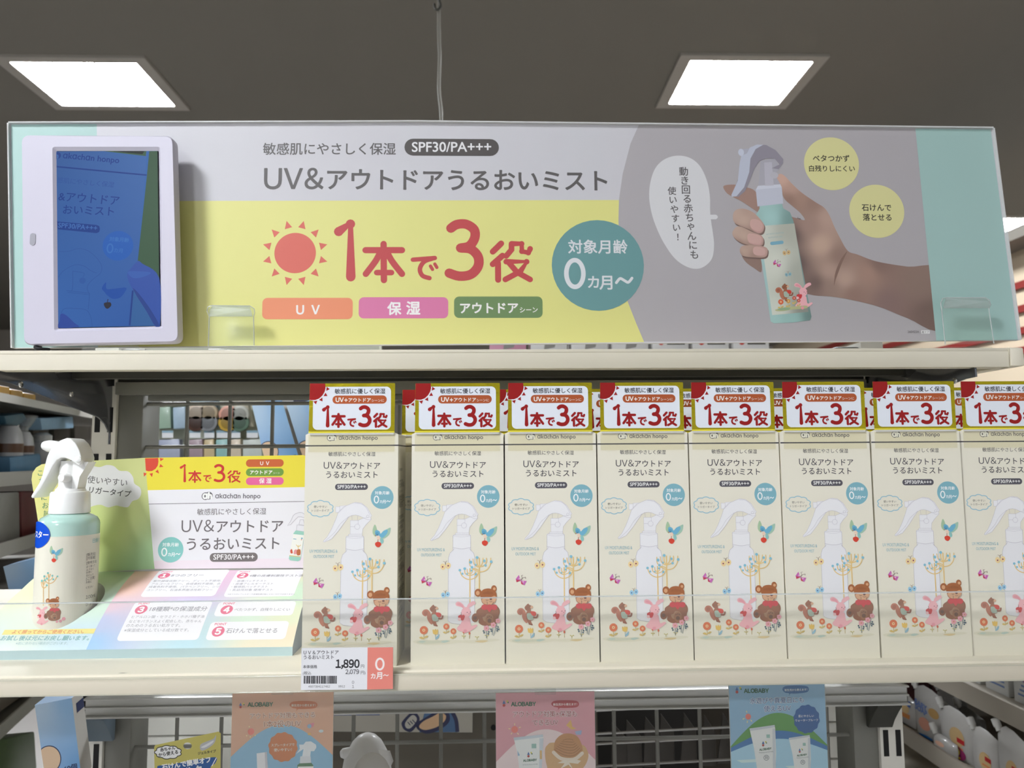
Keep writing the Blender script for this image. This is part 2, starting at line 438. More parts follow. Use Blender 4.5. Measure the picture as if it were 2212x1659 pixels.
def tree(s, x, y0, y1, k, L=3, branches=((52, 60), (100, 105), (148, 150)), berry='7fbdd4', c='ecc97f'):
    """little printed tree: stem from y1 up to y0, nested curved branches with blue berries"""
    s.stroke([(x, y1), (x, y0)], 9*k, c, L, smooth=False)
    for i, (bw, bh) in enumerate(branches):
        for sg in (-1, 1):
            s.stroke([(x, y0+bh*k), (x+sg*bw*.45*k, y0+(bh-12)*k), (x+sg*bw*.85*k, y0+(bh-55)*k), (x+sg*bw*k, y0+(bh-95-8*i)*k if i else y0-4*k)], 8*k, c, L)
            s.circle(x+sg*(bw-4)*k, y0+(bh-70-15*(i == 0))*k, 15*k, berry, L+1, n=12)
def butterfly(s, x, y, k, c, dot, L=3):
    s.circle(x-32*k, y+8*k, 33*k, c, L, ry=40*k, rot=15); s.circle(x+38*k, y-4*k, 33*k, c, L, ry=40*k, rot=-15)
    for dx, dy in ((-35, 10), (38, -4)): s.circle(x+dx*k, y+dy*k, 10*k, dot, L+1, n=10)
    s.stroke([(x, y-20*k), (x-5*k, y-52*k), (x-28*k, y-62*k)], 4*k, '8a6a5a', L+1); s.stroke([(x+2*k, y-20*k), (x+6*k, y-55*k), (x+24*k, y-68*k)], 4*k, '8a6a5a', L+1)
def bow_butterfly(s, x, y, k, L=3):
    f = lambda a: [(x+p[0]*k, y+p[1]*k) for p in a]
    s.poly(f([(0, 0), (-25, -72), (-68, -15)]), 'c86bb4', L); s.poly(f([(0, 0), (-62, -14), (-55, 24)]), 'c23a55', L)
    s.poly(f([(0, 0), (78, 8), (46, 66)]), 'c86bb4', L); s.poly(f([(0, 0), (40, 60), (5, 46)]), 'c23a55', L)
    s.circle(x-18*k, y-24*k, 9*k, 'f0c8d0', L+1, n=10); s.circle(x+32*k, y+18*k, 9*k, 'f0c8d0', L+1, n=10)
    s.stroke(f([(0, -4), (18, -35), (10, -62), (30, -68)]), 4*k, '6b4a48', L+1); s.stroke(f([(4, -4), (40, -40), (66, -28), (58, -50)]), 4*k, '6b4a48', L+1)
def bear(s, x, y, k, L=4):
    f = lambda a: [(x+p[0]*k, y+p[1]*k) for p in a]
    B, D, T = 'a8673f', '8f5838', 'd9a57c'
    s.circle(x-118*k, y-40*k, 46*k, B, L, ry=50*k); s.circle(x-122*k, y-36*k, 24*k, T, L+1, ry=28*k)
    s.circle(x+88*k, y-92*k, 36*k, B, L, ry=44*k); s.circle(x+94*k, y-92*k, 18*k, T, L+1)
    s.poly(f([(-95, 160), (-140, 200), (-135, 270), (-110, 300), (-110, 350), (-60, 385), (20, 390), (90, 375), (140, 340), (150, 270), (165, 200), (130, 140), (0, 110)]), D, L, True)
    s.poly(f([(-60, 260), (-20, 235), (50, 240), (80, 290), (40, 330), (-40, 330)]), 'a8805f', L+1, True)
    s.circle(x-155*k, y+285*k, 46*k, D, L+2, ry=56*k, rot=-10); s.circle(x-158*k, y+288*k, 24*k, '6e4a37', L+3)
    s.circle(x+30*k, y+310*k, 50*k, '9c6a48', L+2, ry=66*k); s.circle(x+30*k, y+325*k, 26*k, '6e4a37', L+3)
    for dx in (-22, 0, 22): s.circle(x+(30+dx)*k, y+(278-8*(dx == 0))*k, 8*k, '6e4a37', L+3, n=8)
    s.poly(f([(-80, 40), (-90, -20), (-60, -75), (0, -95), (70, -85), (118, -40), (122, 30), (105, 80), (60, 115), (-20, 118), (-65, 90)]), B, L+2, True)
    s.poly(f([(-70, 50), (-30, 30), (20, 25), (48, 18), (95, 0), (118, 25), (105, 80), (60, 112), (-10, 112), (-55, 90)]), T, L+3, True)
    for i in range(9): s.stroke(f([(-50+i*15, -60-abs(4-i)*-4), (-48+i*15, -25)]), 5*k, '8f5838', L+4)
    s.circle(x+48*k, y+42*k, 17*k, '6b3a32', L+5, ry=12*k); s.stroke(f([(30, 72), (48, 78), (66, 70)]), 4*k, '6b3a32', L+5)
    s.stroke(f([(-18, 50), (-2, 58), (16, 52)]), 5*k, '54352b', L+5); s.stroke(f([(76, 26), (90, 30), (104, 18)]), 5*k, '54352b', L+5)
    for dx in (-35, 30, 92): s.circle(x+dx*k, y+148*k, 42*k, 'c9353a', L+5, ry=36*k)
    s.poly(f([(-10, 165), (70, 165), (30, 215)]), 'c9353a', L+5)
    s.stroke(f([(0, 112), (2, 92), (-2, 78)]), 5*k, '5b3a30', L+6); s.stroke(f([(72, 112), (76, 92), (86, 80)]), 5*k, '5b3a30', L+6)
    s.circle(x-55*k, y+215*k, 50*k, D, L+3, ry=58*k); s.circle(x+118*k, y+215*k, 46*k, D, L+3, ry=60*k)
def rabbit(s, x, y, k, L=3):
    f = lambda a: [(x+p[0]*k, y+p[1]*k) for p in a]
    P, Q = 'eeb2b8', 'e79aa4'
    s.poly(f([(-20, -35), (-60, -60), (-120, -75), (-130, -110), (-95, -130), (-45, -105), (-10, -55)]), P, L, True)
    s.poly(f([(20, -40), (25, -85), (60, -120), (110, -135), (130, -105), (95, -80), (55, -55)]), P, L, True)
    s.poly(f([(-30, -45), (-65, -70), (-110, -85), (-112, -105), (-80, -112), (-40, -85)]), Q, L+1, True)
    s.poly(f([(-35, 75), (-60, 150), (-110, 210), (-105, 240), (-50, 262), (10, 268), (60, 255), (150, 190), (130, 170), (75, 185), (60, 120), (45, 75)]), P, L, True)
    s.circle(x+6*k, y+10*k, 62*k, P, L+1, ry=68*k)
    s.circle(x+20*k, y+10*k, 6*k, '5a3038', L+2, n=8); s.circle(x+62*k, y+6*k, 6*k, '5a3038', L+2, n=8)
    s.stroke(f([(40, 22), (48, 28), (40, 32)]), 4*k, '8a4a55', L+2)
    s.poly(f([(-98, 62), (-60, 38), (-52, 50), (-30, 42), (-10, 60), (-25, 105), (-45, 115), (-80, 100)]), 'cf3b3d', L+2, True)
    s.stroke(f([(-55, 48), (-60, 10)]), 5*k, '6b3b32', L+3); s.circle(x-80*k, y+100*k, 20*k, 'f2c2c4', L+3)
    s.circle(x-5*k, y+255*k, 24*k, Q, L+1)
def squirrel(s, x, y, k, L=3):
    f = lambda a: [(x+p[0]*k, y+p[1]*k) for p in a]
    s.poly(f([(-10, 140), (-50, 110), (-75, 60), (-80, 20), (-100, 30), (-135, 10), (-145, -25), (-120, -60), (-75, -65), (-40, -35), (-15, 20), (10, 80)]), 'b9745a', L, True)
    s.circle(x-95*k, y-18*k, 28*k, 'a4614a', L+1)
    s.poly(f([(-40, -80), (-20, -105), (10, -130), (25, -112), (60, -100), (75, -75), (45, -60), (40, -20), (-10, -30), (-35, -55)]), '9a6145', L+1, True)
    s.poly(f([(-10, -20), (45, -30), (85, 30), (80, 90), (45, 110), (60, 150), (20, 155), (-5, 110), (-20, 50)]), 'a4664a', L+1, True)
    s.poly(f([(-8, 10), (40, 5), (85, 50), (72, 92), (20, 95), (-5, 70)]), 'a9b8a8', L+2, True)
    s.poly(f([(40, -15), (70, -25), (110, -12), (118, 25), (95, 45), (60, 30)]), 'cf4436', L+3, True)
    s.stroke(f([(84, 62), (125, 60), (138, 25)]), 22*k, '93573f', L+2); s.stroke(f([(20, 150), (62, 160)]), 18*k, '93573f', L+2)
    s.circle(x+38*k, y-88*k, 5*k, '2e2220', L+3, n=8); s.circle(x+55*k, y-82*k, 22*k, 'd7a988', L+2, ry=18*k)
    for i in range(3): s.stroke(f([(-20+i*16, -70-i*10), (-8+i*16, -52-i*8)]), 5*k, '6d4531', L+3)
def flower(s, x, y, r, c, stem, L=3):
    s.stroke([(x, y+r), (x+1, y+r+stem)], r*.16, 'c7b06a', L, smooth=False)
    s.poly([(x, y+r+stem*.8), (x+r*.5, y+r+stem*.35), (x+r*1.1, y+r+stem*.35), (x+r*.7, y+r+stem*.75)], 'cdb46b', L, True)
    s.poly([(x, y+r+stem*.95), (x-r*.5, y+r+stem*.5), (x-r*1.15, y+r+stem*.7), (x-r*.6, y+r+stem*.98)], 'd5b765', L, True)
    s.circle(x, y, r, c, L+1, n=24); s.circle(x, y, r*.36, 'ecd0a0', L+2, n=12); s.circle(x, y, r*.17, 'd8733f', L+3, n=8)

def trigger_outline(s, g, k, fill='ebeaec', line='b9b3bd', L=2, lw=3):
    """line drawing of the trigger head on cartons; g maps motif points"""
    head = [(838, 1050), (880, 1038), (960, 1048), (1040, 1110), (1105, 1222), (1090, 1240), (1095, 1270), (1050, 1278), (1000, 1255), (930, 1222), (880, 1212), (830, 1218), (790, 1240), (730, 1320), (660, 1420), (560, 1540), (470, 1580), (448, 1580), (452, 1560), (500, 1510), (560, 1400), (610, 1280), (650, 1170), (720, 1100)]
    body = [(812, 1285), (920, 1285), (985, 1255), (1090, 1240), (1095, 1275), (1030, 1340), (985, 1400), (975, 1475), (812, 1475)]
    noz = [(610, 1098), (668, 1098), (668, 1088), (760, 1080), (690, 1140), (655, 1178), (612, 1178)]
    for p in (noz, body, head):
        q = [g(a) for a in p]; s.poly(q, fill, L); s.stroke(q, lw, line, L+1, smooth=False, closed=True)
    for p in ([(668, 1090), (668, 1150)], [(832, 1218), (836, 1285)], [(914, 1222), (910, 1285)], [(920, 1285), (920, 1335)], [(815, 1370), (875, 1370)], [(470, 1570), (600, 1450), (680, 1330), (790, 1235)], [(870, 1050), (960, 1062), (1030, 1120), (1085, 1225)]):
        s.stroke([g(a) for a in p], lw, line, L+2, smooth=len(p) > 2)
    for c, r in (((908, 1372), 36), ((1050, 1230), 17)):
        p = g(c); q = g((c[0]+r, c[1])); s.stroke([(p[0]+(q[0]-p[0])*math.cos(t*math.pi/10), p[1]+(q[0]-p[0])*math.sin(t*math.pi/10)) for t in range(20)], lw, line, L+2, smooth=False, closed=True)

# ------------------------------------------------------------------ materials
PAINT = mat('cream_paint', 'e9e2d0', .42, noise=.03, scale=12)
WHITE = mat('white_paint', 'e2dfd6', .5, noise=.03, scale=20)
GREY = mat('grey_metal', '77766f', .45, noise=.06, scale=25)
DGREY = mat('dark_metal', '35352f', .5, noise=.08, scale=25)
ALU = mat('brushed_bar', 'c6c6c2', .32, metal=.35, noise=.05, scale=8)
BLACK = mat('black_gap', '070707', .7)
CHROME = mat('rivet_chrome', 'c9c9c9', .2, metal=1)
ACR = clearmat('clear_acrylic', 'fefefd', .035, .025)
ACRE = clearmat('clear_acrylic_edge', 'f0f8f8', .35, .35, .15)
CLEAR = clearmat('clear_plastic', 'fafcfa', .10, .04, .12)
CARD = mat('cream_carton', 'e9e4d2', .42)
CREAM = 'e7e2d1'
PLAST = mat('white_plastic', 'f8f8f6', .28, coat=.2)
TEAL = mat('mint_plastic', 'b9dcd2', .18, coat=.5)
FOIL = mat('gold_foil', 'b3a52a', .26, metal=1, bump=.5, scale=70, noise=.12)
FOILR = mat('red_foil', 'a51f1f', .3, metal=.6, bump=.15, scale=160)
FOILO = mat('orange_foil', 'c0623a', .28, metal=.7, bump=.15, scale=160)

# ------------------------------------------------------------------ the room
CE = mat('ceiling_paint', '757169', .9, noise=.02, scale=3)
tag(MB().box(-9, 9, -6, 10, CEIL, CEIL+.1, CE).build('ceiling'), None, None, kind='structure')
FL = mat('floor_vinyl', 'b2aeaa', .35, noise=.06, scale=4)
tag(MB().box(-9, 9, -6, 10, FLOOR-.1, FLOOR, FL).build('floor'), None, None, kind='structure')
WL = mat('wall_paint', 'a39d94', .8, noise=.03, scale=2)
tag(MB().box(-9, 9, 10, 10.1, FLOOR, CEIL, WL).build('wall_back'), None, None, kind='structure')
tag(MB().box(-9.1, -9, -6, 10, FLOOR, CEIL, WL).build('wall_left'), None, None, kind='structure')
tag(MB().box(9, 9.1, -6, 10, FLOOR, CEIL, WL).build('wall_right'), None, None, kind='structure')
GLOW = mat('light_panel', 'ffffff', .5, emit=('f6faff', PANEL_EMIT)); FR = mat('fixture_frame', 'a29d95', .6)
names = ['square ceiling light over the left end of the header sign', 'square ceiling light above the printed hand of the header sign', 'ceiling light cut off by the right edge of the header sign']
for i, (x, y) in enumerate(LIGHTS):
    t = thing('ceiling_light', (x, y, CEIL), names[i] if i < 3 else 'square ceiling light in the aisle ceiling out of the picture', 'ceiling light', 'square ceiling lights')
    ax, ay, bx, by, z = .315, .245, .262, .20, CEIL; f = MB()
    for q in ((-ax, ax, -ay, -by), (-ax, ax, by, ay), (-ax, -bx, -by, by), (bx, ax, -by, by)): f.box(x+q[0], x+q[1], y+q[2], y+q[3], z-.012, z, FR)
    for k in (-1, 1): f.box(x+k*bx/3-.0035, x+k*bx/3+.0035, y-by, y+by, z-.0125, z-.004, FR)
    f.build('frame', t)
    for k in range(3):
        MB().box(x-bx+bx*2/3*k+.003, x-bx+bx*2/3*(k+1)-.003, y-by+.005, y+by-.005, z-.011, z-.006, GLOW).build('diffuser', t)
h = thing('ceiling_wire', PY(942, 20, 2.0), 'thin pale wire with a small hook hanging from the ceiling', 'wire')
MB().tube([PY(946, -250, 2.0), PY(948, 60, 2.0), PY(950, 120, 2.0), PY(948, 190, 2.0), PY(953, 245, 2.0), PY(951, 300, 2.0)], .0045, mat('pale_cord', '8a867d', .6), smooth=4).build('cord', h)
MB().tube([PY(938, 8, 1.99), PY(940, 18, 1.99), PY(946, 21, 1.99), PY(952, 14, 1.99), PY(950, 4, 1.99), PY(945, -10, 1.99)], .003, DGREY, smooth=4).build('hook', h)

# ------------------------------------------------------------------ gondola frame
ZU, ZL = .0938, -.1418          # tops of the upper and lower shelf
YU, YL = .67, .531              # their front faces
YB = .875
def slots(mb, xs, y, z0, z1, pitch=.05):
    z = z0
    while z < z1:
        for x in xs: mb.box(x-.0028, x+.0028, y-.0008, y+.004, z, z+.028, BLACK)
        z += pitch
for sx, lab in ((-1, 'white slotted steel upright behind the tester display'), (1, 'white slotted steel upright under the right end of the lower shelf')):
    x0 = -.4445 if sx < 0 else .4335; x1 = x0+.026
    t = thing('shelf_upright', (x0+.013, YB, FLOOR), lab, 'shelf upright', 'shelf uprights')
    m = MB().box(x0, x1, YB, YB+.05, FLOOR, .13, WHITE); slots(m, (x0+.006, x1-.006), YB, -.75, .1, .052); m.build('post', t)
    g0, g1 = (x1, x1+.028) if sx < 0 else (x0-.028, x0)
    MB().box(g0, g1, YB+.004, YB+.05, FLOOR, .125, GREY).build('side_rail', t, bevel=.002)
# wire grids
def grid(name, x0, x1, z0, z1, y, label, zs):
    t = thing(name, ((x0+x1)/2, y, z0), label, 'wire grid'); xs = []
    x = -.2490+.0485*11
    while x > x0+.01: x -= .0485
    while x < x1-.01:
        x += .0485
        if x < x1-.01: MB().tube([(x, y, z0), (x, y, z1)], .0022, GREY, 8).build('upright_wire', t, smooth=True)
    for z in zs: MB().tube([(x0, y-.003, z), (x1, y-.003, z)], .0022, GREY, 8).build('cross_wire', t, smooth=True)
grid('wire_grid', -.39, .405, -.14, .068, .892, 'grey wire grid panel above the lower shelf behind the cartons', (.0625, .0134, -.036, -.085, -.134))
grid('wire_grid', -.39, .405, -.75, -.262, .892, 'grey wire grid panel under the lower shelf behind the hanging cards', (-.315, -.364, -.413))
MB_ = MB(); MB_.box(-.416, .4335, YB-.01, YB+.01, .0715, .0855, GREY); MB_.box(-.385, .40, YB+.002, YB+.012, .0655, .0715, GREY); MB_.box(-.416, .4335, YB-.004, YB+.01, .0855, ZU-.0032, DGREY)  # dark upper strip carries the shadow under the shelf in its colour
tag(MB_.build('cross_bar', bevel=.001, base=(0, YB, .0655)), 'grey steel cross bar tight under the upper shelf', 'bar')
t = thing('hanging_rail', (0, .85, -.2665), 'ridged grey metal rail below the lower shelf', 'rail')
m = MB(); m.box(-.42, .447, .838, .856, -.2665, -.2465, ALU); m.box(-.42, .447, .834, .838, -.2575, -.2555, ALU); m.box(-.42, .447, .833, .838, -.2485, -.2465, ALU); m.box(-.42, .447, .832, .838, -.2665, -.2645, ALU)
m.build('profile', t, bevel=.0008)
for sx in (-1, 1):
    x = -.418 if sx < 0 else .431
    c = mat('bracket_blue', '66747f', .4) if sx < 0 else DGREY
    pr = [(.845, -.2665), (.845, -.272), (.852, -.279), (.862, -.291), (.868, -.301), (.8735, -.301), (.8735, -.2665)]
    MB().prism([(x-.0135, yy, zz) for yy, zz in pr], (.027, 0, 0), c).build('shelf_bracket', t, bevel=.0008)
# upper shelf
t = thing('upper_shelf', (0, YU, ZU), 'cream painted upper shelf carrying the header sign', 'shelf')
m = MB(); m.box(-.52, .4665, YU, YU+.003, ZU-.0172, ZU, PAINT); m.box(-.52, .4665, YU, .88, ZU-.003, ZU, PAINT); m.box(-.52, .4665, YU+.003, YU+.014, ZU-.0172, ZU-.0155, PAINT)
m.build('board', t, bevel=.0008)
m = MB(); m.box(.467, .4795, YU-.001, .88, ZU-.0165, ZU+.0003, PAINT); m.build('end_cap', t, bevel=.0015)
m = MB(); m.box(-.5, .44, .79, .80, ZU-.012, ZU-.003, DGREY); m.box(-.5, .44, .715, .722, ZU-.010, ZU-.003, GREY); m.build('stiffener', t)
PLATE = mat('bracket_plate', '6e7076', .14, metal=.65)
arm = [PX(*q, -.4245) for q in ((-4, 822), (20, 827), (60, 842), (105, 860), (150, 878), (190, 893), (212, 902), (226, 916), (238, 940), (247, 960))]
for sx in (-1, 1):
    x = -.4245 if sx < 0 else .4385
    pr = [(YU+.006, ZU-.004)]+[(p.y, p.z) for p in arm]+[(.8745, arm[-1].z), (.8745, ZU-.004)]
    b = MB().prism([(x-.001, yy, zz) for yy, zz in pr], (.002, 0, 0), PLATE).build('bracket', t, bevel=.0004)
    for yy, zz in ((.705, ZU-.026), (.79, ZU-.028)): MB().lathe((x-sx*.001, yy, zz), [(.0030, 0), (.0026, .0012), (.0012, .0018)], CHROME, 12, ax=(-sx, 0, 0)).build('rivet', b)
# lower shelf
t = thing('lower_shelf', (0, YL, ZL), 'cream painted lower shelf holding the cartons and the tester display', 'shelf')
m = MB(); m.box(-.55, .55, YL, .88, ZL-.003, ZL, PAINT); m.build('board', t, bevel=.001)
m = MB(); m.box(-.55, .55, YL-.003, YL+.001, ZL-.0125, ZL-.0015, mat('rail_plastic', 'd6cdba', .35, noise=.03, scale=8)); m.box(-.55, .55, YL-.004, YL-.001, ZL-.0122, ZL-.0114, CLEAR)
m.box(-.55, .55, YL-.004, YL-.001, ZL-.0022, ZL-.0012, CLEAR); m.build('price_rail', t, bevel=.0003)
m = MB(); m.box(-.1525-.0022, -.1525+.0022, YL+.018, YL+.020, ZL-.0002, ZL+.00015, BLACK); 
m = MB()
for a, b, c in (((-.244, .5345), .0033, .0006),): m.add([(a[0]-b, a[1], ZL+.0001), (a[0]-b*.2, a[1]-c, ZL+.0001), (a[0]+b, a[1]+.0003, ZL+.0001), (a[0]+b*.1, a[1]+c, ZL+.0001)], [(0, 1, 2, 3)], BLACK)
m.build('scuff_mark', t)
t = thing('clear_fence', (0, YL, ZL), 'low clear acrylic fence along the front edge of the lower shelf', 'shelf guard')
MB().box(-.55, .55, YL+.0006, YL+.0019, ZL, -.0956, ACR).build('sheet', t)
MB().box(-.55, .55, YL+.0005, YL+.002, -.0956, -.0949, ACRE).build('top_edge', t)

# ------------------------------------------------------------------ header sign
YH = .70
t = thing('header_sign', (.03, YH, .1), 'long printed header sign with a sun and big red lettering on the upper shelf', 'sign')
s = Sheet((0, YH, 0), gain=.98, ink=inkmat('sign_print', .45, coat=0))
TL, TM, TR, BR, BL = (22, 268), (900, 265), (2142, 279), (2200, 735), (30, 752)
s.poly([TL, TM, TR, BR, BL], 'cdcbd0', 0)
s.poly([(24, 269), (209, 268), (212, 749), (31, 751)], 'a9cac4', 1)
s.poly([(210, 434.5), (1400, 432), (1391, 739), (212, 750)], 'e2de8c', 1)
s.poly([(1380, 270), (1362, 310), (1345, 376), (1337, 432), (1336, 471), (1337, 560), (1345, 620), (1356, 652), (1374, 698), (1391, 738), (2025, 736), (1977, 278)], 'b2adb0', 2)
s.poly([(1977, 278), (2139.5, 280), (2198, 734), (2022, 736)], 'a6c6c1', 11)
INK = '605c5c'
s.crop(540, 250, .3617)
s.text('敏感肌にやさしく保湿', (78, 227), (870, 227), INK, 3, bold=.012, res=4)
s.rect(923, 137, 1487, 241, '55504f', 3, 52); s.text('SPF30/PA+++', (968, 215), (1440, 214), 'e8e6e8', 4, bold=.014, res=4)
s.text('~UV&', (85, 436), (437, 436), INK, 3, bold=.014, res=5)
s.text('アウトドアうるおいミスト', (462, 432), (2132, 440), INK, 3, bold=.02, res=5)
s.circle(270, 820, 124, 'd96a5c', 3, 64); sun(s, 270, 820, 124, 'd96a5c', 3)
slogan(s, (502, 617, 1690, 1002), 'c2494c', 3)
s.rect(75, 1088, 613, 1215, 'e9906a', 3, 30); s.text('Ｕ Ｖ', (278, 1185), (415, 1184), 'f3efee', 4, bold=.03, res=4)
s.rect(650, 1084, 1184, 1210, 'd97aa6', 3, 30); s.text('保', (822, 1182), (902, 1182), 'f3efee', 4, bold=.03); s.text('湿', (935, 1181), (1015, 1181), 'f3efee', 4, bold=.03)
s.rect(1219, 1080, 1748, 1207, '708c5c', 3, 30); s.text('アウトドア', (1257, 1176), (1600, 1174), 'f3efee', 4, bold=.03); s.text('シーン', (1612, 1174), (1718, 1173), 'f3efee', 4, bold=.02)
s.crop(0, 0, 1); badge(s, 1291.5, 573, 99.5, '6c9a9b', 'dfe0e3', 4)
# speech bubble and the two yellow discs
s.crop(1300, 240, .4123)
s.poly([(390, 234), (325, 255), (280, 300), (255, 370), (248, 450), (262, 540), (292, 625), (330, 700), (385, 775), (450, 818), (505, 826), (550, 805), (580, 765), (588, 700), (582, 640), (572, 575), (567, 520), (566, 450), (552, 370), (515, 290), (460, 245)], 'd9d8da', 4, True)
s.poly([(560, 543), (598, 543), (607, 550), (607, 560), (598, 567), (560, 567)], 'd9d8da', 4)
s.vtext('動き回る赤ちゃんにも', (428, 316), (484, 752), '5c5759', 50, 5, .014, 0)
s.vtext('使いやすい！', (367, 418), (398, 660), '5c5759', 46, 5, .014, 0)
for cx, cy, a in ((1203, 276, (('ベタつかず', 1106, 1297, 262), ('白残りしにくい', 1086, 1325, 314))), (1440, 525, (('石けんで', 1362, 1516, 520), ('落とせる', 1368, 1517, 571)))):
    s.circle(cx, cy, 144, 'ddd89c', 4, 56, ry=141)
    for tx, x0, x1, yb in a: s.text(tx, (x0, yb), (x1, yb+1), '34302c', 5, bold=.016)
s.text('260423A', (1602, 1162), (1662, 1162), '5f5a5a', 4); s.rect(1672, 1149, 1718, 1166, 'e8e6e6', 4); s.text('着ケア', (1676, 1163), (1714, 1163), '5f5a5a', 5)
# the printed photograph: a hand holding a spray bottle
SK, SK2, SK3, NAIL = 'b09486', '957b70', 'c4a99a', 'c79f98'
s.poly([(636, 400), (650, 388), (700, 386), (735, 396), (805, 422), (850, 540), (820, 532), (780, 505), (730, 472), (690, 452), (655, 430)], 'a4857a', 4, True)
q = lambda L_: [(*s.pt(p), c) for p, c in L_]
HAND = blend(q([((1400, 850), 'aa897b'), ((1270, 880), 'bc9f90'), ((1500, 1000), '8a706a'), ((1650, 900), '90786d'), ((1450, 800), '866c63'), ((1700, 1080), '7b645c'), ((1150, 700), 'c7a997'), ((1085, 600), 'a6897e'), ((1050, 460), 'aa8a7b'), ((1000, 400), 'bd9b8b'), ((945, 355), 'd1ab9b'), ((1180, 560), 'ba9c8e'), ((1120, 900), '76605a'), ((1200, 920), '9b8176'), ((1000, 650), '695754'), ((1020, 800), '695653'), ((1240, 760), '967a6f'), ((1190, 840), 'b5988a'), ((1320, 960), '95776c'), ((1100, 480), '9b7e72'), ((980, 470), '96776b')]))
s.gridfill([(1770, 834), (1600, 815), (1440, 788), (1340, 752), (1288, 732), (1245, 660), (1215, 600), (1193, 548), (1165, 507), (1120, 478), (1050, 430), (1000, 385), (955, 338), (930, 330), (912, 352), (918, 395), (942, 432), (960, 465), (1000, 500), (1040, 535), (1062, 572), (1000, 556), (960, 560), (960, 900), (1085, 960), (1200, 972), (1300, 988), (1450, 1025), (1600, 1085), (1770, 1140)], HAND, .0022, 4)
s.poly([(1222, 850), (1250, 780), (1285, 735), (1256, 800), (1226, 880), (1216, 915)], '85695e', 6, True)
# bottle
BOT = blend(q([((815, 560), '9fc0bc'), ((880, 560), 'a9cdc9'), ((990, 570), '7f9d98'), ((890, 1095), 'a6c9c4'), ((1000, 1095), '9cc0ba'), ((1092, 1080), '6f8984'), ((850, 800), 'a9cdc8'), ((1050, 800), '7f9a96')]))
LAB = blend(q([((820, 620), 'd0d2c6'), ((900, 800), 'd6d8cb'), ((990, 620), 'b4b5a8'), ((900, 1050), 'd3d6c9'), ((1040, 850), 'aeb0a4'), ((1075, 1040), '8f9087')]))
s.gridfill([(826, 488), (942, 480), (950, 510), (985, 530), (1003, 575), (1098, 1078), (1090, 1096), (1000, 1108), (900, 1112), (884, 1102), (806, 585), (806, 545), (826, 512)], BOT, .0022, 6, False)
s.gridfill([(812, 604), (1008, 589), (1082, 1052), (886, 1070)], LAB, .0022, 7, False); s.poly([(820, 700), (838, 700), (892, 1069), (886, 1070)], 'a9c8c6', 8)
s.poly([(806, 412), (942, 396), (950, 485), (815, 500)], 'c3c5d2', 7); s.poly([(818, 392), (935, 384), (942, 400), (806, 412)], 'cfd1dc', 7)
s.poly([(832, 260), (905, 250), (935, 300), (905, 330), (935, 384), (820, 392)], 'aeabb4', 6); s.poly([(850, 270), (890, 268), (900, 390), (855, 392)], 'bdbac4', 7)
s.poly([(780, 190), (815, 176), (860, 178), (910, 205), (950, 252), (948, 275), (925, 305), (890, 300), (930, 280), (905, 250), (860, 248), (825, 262), (800, 300), (780, 350), (750, 420), (715, 450), (678, 445), (690, 420), (715, 350), (722, 270), (745, 235)], '938d98', 7)
s.poly([(775, 192), (812, 176), (845, 177), (805, 200), (778, 250), (772, 320), (745, 400), (705, 447), (680, 450), (678, 440), (712, 365), (722, 270), (730, 235), (760, 222)], 'bfc3d2', 8)
s.circle(729, 217, 15, 'c8ccda', 8, ry=19); s.poly([(735, 200), (780, 195), (770, 222), (738, 234)], 'b0b0bd', 7); s.circle(902, 337, 22, 'bcb9c0', 8, ry=17)
s.text('UV MOISTURIZING&', (862, 650), (953, 640), '98b6b8', 9); s.text('OUTDOOR MIST', (872, 668), (948, 660), '98b6b8', 9)
s.stroke([(890, 694), (943, 688)], 18, '7fb0c3', 9)
butterfly(s, 966, 742, .3, 'd3b37d', '8a5a4a', 9); bow_butterfly(s, 916, 800, .3, 9); butterfly(s, 975, 856, .25, '8fb4bd', '506a80', 9)
squirrel(s, 955, 945, .32, 9); rabbit(s, 1052, 945, .34, 9)
for x, y, r, c in ((937, 1000, 14, 'd8643f'), (976, 996, 11, 'd6a04a'), (1007, 980, 10, 'c9504a'), (1031, 993, 9, 'c9504a')): flower(s, x, y, r, c, 22, 9)
s.poly([(910, 1040), (960, 1028), (1030, 1022), (1072, 1020), (1070, 1034), (1000, 1040), (950, 1048), (915, 1048)], 'b9b98a', 9, True)
s.poly([(920, 1038), (950, 1030), (985, 1032), (975, 1042), (935, 1044)], '94b08a', 10, True)
# finger tips curled round the bottle
for pts, nail in (([(700, 520), (740, 512), (790, 530), (830, 568), (850, 600), (842, 635), (815, 642), (770, 620), (720, 600), (692, 582), (686, 548)], [(785, 572), (825, 575), (846, 602), (838, 632), (815, 638), (780, 612)]),
                  ([(690, 622), (720, 604), (790, 635), (838, 655), (846, 690), (826, 709), (760, 700), (712, 680), (684, 650)], [(768, 645), (815, 650), (838, 664), (838, 692), (822, 704), (770, 690)]),
                  ([(738, 706), (800, 704), (858, 714), (868, 738), (852, 766), (780, 766), (735, 757), (722, 730)], [(800, 712), (850, 718), (860, 738), (848, 758), (800, 752)])):
    s.poly([(x+5, y+8) for x, y in pts], '7d655e', 10, True)
    yy = [y for x, y in pts]; m0 = min(yy); m1 = max(yy); s.gridfill(pts, blend(q([((690, m0+20), 'c4a99a'), ((760, m0+8), 'b99d8e'), ((720, m1-15), '9a7d70'), ((800, m1-10), 'a3867a'), ((830, (m0+m1)/2), 'c3a095'), ((740, (m0+m1)/2), 'c9ae9f')])), .0016, 11)
    s.poly(nail, NAIL, 12, True); s.poly([(x*.96+.04*820-4, y*.9+.1*m0+3) for x, y in nail], 'cfa9a1', 13, True)
s.poly([(735, 757), (780, 767), (828, 767), (836, 842), (800, 825), (755, 792)], SK2, 4, True)
s.crop(0, 0, 1)
